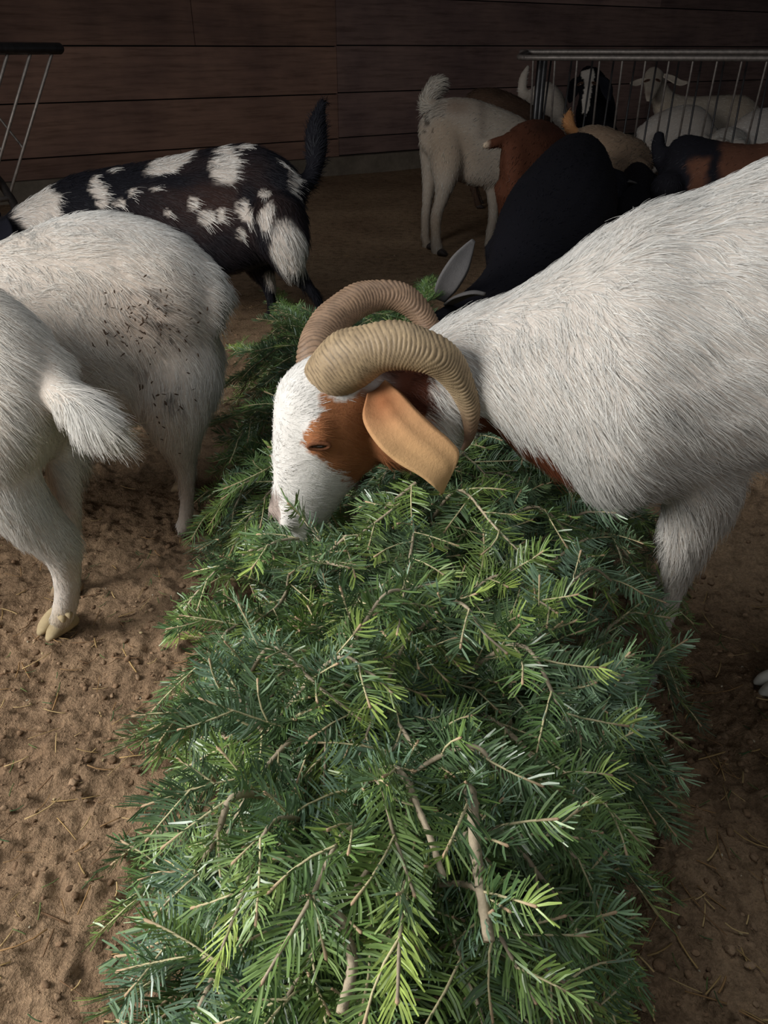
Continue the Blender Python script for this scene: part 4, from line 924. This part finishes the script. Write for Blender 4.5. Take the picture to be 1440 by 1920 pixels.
# upper layer, still one mesh per branch
cnt = 0; tips = []
while cnt < 100-nsig:
    y = srg.uniform(.12, 2.85); t = srg.uniform(-1.05, 1.05); x = np.interp(y, CY, CX)+t*np.interp(y, CY, CW)
    if any((x-a)**2+(y-c)**2 < .0135 for a, c in tips): 
        if srg.random() < .97: continue
    tips.append((x, y)); d = outdir(x, y, srg)
    C = axis_path(x, y, d, srg.uniform(.26, .42), srg.uniform(-.02, .035), srg)
    b = Buf(); branch(b, C, srg, .15, srg.uniform(.0035, .005), 0, False, flip=srg.random() < .15); b.obj('branch', fir); cnt += 1
# lower layers together
b = Buf()
for k in range(175):
    y = srg.uniform(.0, 2.95); t = srg.uniform(-1, 1); x = np.interp(y, CY, CX)+t*np.interp(y, CY, CW)
    if (x-.15)**2+(y-.84)**2 < .012 or srg.random() < .15: continue
    C = axis_path(x, y, outdir(x, y, srg, .6), srg.uniform(.26, .42), srg.uniform(-.13, -.01), srg)
    branch(b, C, srg, .16, .004, 0, False, dens=560, flip=srg.random() < .25)
lower = b.obj('branch', fir); lower['kind'] = 'stuff'; lower['label'] = 'lower fir branches deep in the heap'

# ------------------------------------------------------------------ hay feeders
def bar(name, pts, r, mat, parent, k=6, n=10):
    t = Tube([('C', np.asarray(p, float), r) for p in pts], 1, k); V, Q, caps = t.mesh(n)
    return mesh_np(name, V, [Q, np.array(caps)], [mat], parent=parent)
# right feeder: V-shaped rack, a ring of pipe on top
A0 = pd(970, 107, 4.82); A1 = pd(1440, 116, 4.45); A0[2] = A1[2] = .962
ax = nz((A1-A0)*[1, 1, 0]); side = np.array([-ax[1], ax[0], 0]); LEN = 2.6; WID = .42
fr = thing('hay_feeder', 'metal hay feeder rack among the goats at the right', 'hay feeder', tuple((A0+ax*LEN/2+side*WID/2)*[1, 1, 0]))
q = lambda s, w, z: A0*[1, 1, 0]+ax*s+side*w+np.array([0, 0, z])
ZT = A0[2]
ringp = [q(.06, 0, ZT), q(1.3, 0, ZT), q(LEN-.06, 0, ZT), q(LEN, .06, ZT), q(LEN, WID-.06, ZT), q(LEN-.06, WID, ZT), q(1.3, WID, ZT), q(.06, WID, ZT), q(0, WID-.06, ZT), q(0, .06, ZT), q(.06, 0, ZT)]
ringp = [p+np.array([0, 0, .03*float((p-A0)@side)/WID-.004]) for p in ringp]
bar('top_rail', ringp, .016, M_STEEL, fr)
bar('bottom_rail', [q(.04, WID/2, .36), q(LEN-.04, WID/2, .36)], .014, M_STEEL, fr)
for s in np.arange(.10, LEN-.05, .135):
    bar('rod', [q(s, 0, ZT), q(s, WID/2-.01, .37)], .0065, M_STEEL, fr, 2, 8)
    bar('rod', [q(s+.06, WID, ZT), q(s+.06, WID/2+.01, .37)], .0065, M_PIPE, fr, 2, 8)
for s in (.13, LEN-.13):
    bar('post', [q(s, WID*.25, 0), q(s, WID*.25, ZT-.01)], .02, M_PIPE, fr, 2, 10); bar('post', [q(s, WID*.75, 0), q(s, WID*.75, ZT-.01)], .02, M_PIPE, fr, 2, 10)
# left feeder
B1 = pd(112, 91, 3.55); B0 = pd(-260, 100, 2.9); B0[2] = B1[2]-.0; bx = nz((B0-B1)*[1, 1, 0]); bs = np.array([bx[1], -bx[0], 0]); bs = bs if bs[1] > 0 else -bs
fl = thing('hay_feeder', 'hay feeder end with a thick dark pipe at the upper left', 'hay feeder', tuple((B1+bx*.7)*[1, 1, 0]))
g = lambda s, w, z: B1*[1, 1, 0]+bx*s+bs*w+np.array([0, 0, z]); ZB = B1[2]
bar('top_rail', [g(0, 0, ZB), g(1.7, 0, ZB)], .024, M_PIPE, fl, 2, 16); bar('top_rail', [g(.45, .42, ZB), g(1.7, .42, ZB)], .016, M_PIPE, fl, 2, 12)
low = pd(16, 372, 3.75)
for k in range(9):
    sft = k*.115
    a = g(.05+sft, 0, ZB-.022); bq = low+bx*sft
    bar('rod', [a, bq], .0075, M_STEEL, fl, 2, 8)
    a2 = g(.30+sft, .42, ZB); b2 = low+(g(.05, 0, ZB-.022)-low)*.36+bx*sft
    bar('rod', [a2, b2], .006, M_STEEL, fl, 2, 8)
bar('bottom_rail', [low, low+bx*1.2], .012, M_STEEL, fl, 2, 10)
for s in (-.02, 1.0):
    f0 = low+bx*s; bar('leg', [f0+bx*.16+np.array([0, 0, .25]), f0+np.array([0, 0, -.02]), np.array([f0[0], f0[1], 0])-bx*.03], .02, M_PIPE, fl, 3, 10)

# ------------------------------------------------------------------ litter on the floor
def scatter_straw(n, seed, regions, lr, wr_, pal, name, label):
    r = np.random.default_rng(seed); b = Buf()
    for k in range(n):
        x0, x1, y0, y1 = regions[r.integers(len(regions))]; x, y = r.uniform(x0, x1), r.uniform(y0, y1)
        L = r.uniform(*lr)*(1.6 if r.random() < .08 else 1); a = r.uniform(0, math.pi); w = r.uniform(*wr_)
        t = np.linspace(-.5, .5, 4); cv = r.normal(0, .12)
        X = x+np.cos(a)*L*t-np.sin(a)*cv*L*t*t; Y = y+np.sin(a)*L*t+np.cos(a)*cv*L*t*t
        Z = floor_h(np.column_stack([X, Y, X*0])).max()+w*.6+np.abs(t)*r.uniform(0, .01)
        C = np.column_stack([X, Y, Z]); T, A, B = frames(C); th = np.array([0, 1.57, 3.14, 4.71])
        V = (C[:, None]+w*.5*(np.cos(th)[None, :, None]*A[:, None]*.6+np.sin(th)[None, :, None]*B[:, None])).reshape(-1, 3)
        i = np.arange(16).reshape(4, 4); j = np.roll(i, -1, 1); Q = np.stack([i[:-1], j[:-1], j[1:], i[1:]], -1).reshape(-1, 4)
        Q = np.vstack([Q, i[0][::-1][None], i[-1][None]])
        b.add(V, Q, pal[r.integers(len(pal))]*r.uniform(.7, 1.15), 0)
    o = mesh_np(name, np.vstack(b.V), np.vstack(b.Q), [M_STRAW], None, np.vstack(b.C), True); return tag(o, label, 'straw', 'stuff')
REG = [(-1.1, -.3, .4, 1.6), (-1.1, -.25, .4, 1.3), (.3, 1.0, .4, 1.4), (.3, 1.0, .35, 1.1), (-1.0, 1.2, 1.5, 4.5)]
scatter_straw(1000, 5, REG, (.012, .06), (.0012, .0030), [lin(170, 140, 92), lin(150, 116, 76), lin(188, 160, 112), lin(120, 90, 62)], 'straw', 'short pale straw bits strewn over the dirt floor')
scatter_straw(260, 6, [(-.75, -.3, .4, 1.5), (.3, .9, .4, 1.2), (-.6, .6, 2.2, 3.2)], (.016, .026), (.0014, .002), [lin(70, 96, 58), lin(96, 112, 62)], 'fallen_needles', 'loose green fir needles on the dirt floor')
def scatter_lumps(n, seed, sz, pal, name, label, cat, mat, regions=REG):
    r = np.random.default_rng(seed); bm = bmesh.new(); bmesh.ops.create_icosphere(bm, subdivisions=2, radius=1); V0 = np.array([v.co for v in bm.verts]); F0 = np.array([[v.index for v in f.verts] for f in bm.faces]); bm.free()
    Vs = []; Fs = []; Cs = []; off = 0
    for k in range(n):
        x0, x1, y0, y1 = regions[r.integers(len(regions))]; x, y = r.uniform(x0, x1), r.uniform(y0, y1); s = sz[0]+(sz[1]-sz[0])*r.random()**3
        V = V0*(1+.35*(vnoise(V0+r.uniform(0, 50), 1.7, k)[:, None]-.5)*2)*s*r.uniform(.6, 1.2, 3)*[1, 1, .7]
        a = r.uniform(0, 6.28); V = V@np.array([[math.cos(a), -math.sin(a), 0], [math.sin(a), math.cos(a), 0], [0, 0, 1]])
        V = V+[x, y, floor_h(np.array([[x, y, 0]]))[0]+s*.25]; Vs.append(V); Fs.append(F0+off); off += len(V); Cs.append(np.tile(pal[r.integers(len(pal))]*r.uniform(.75, 1.2), (len(V), 1)))
    o = mesh_np(name, np.vstack(Vs), np.vstack(Fs), [mat], None, np.vstack(Cs), True); return tag(o, label, cat, 'stuff')
M_CLOD = mat_attr('clod_earth', .95, .1, (120, .4), (200, .8, .004))
scatter_lumps(3600, 8, (.0015, .008), [lin(150, 122, 96), lin(134, 108, 84), lin(168, 140, 112)], 'dirt_clods', 'small lumps of brown earth on the barn floor', 'dirt', M_CLOD)
scatter_lumps(260, 9, (.0015, .0035), [lin(208, 196, 170), lin(190, 170, 130)], 'feed_grains', 'pale feed grains scattered on the dirt', 'grain', M_CLOD)
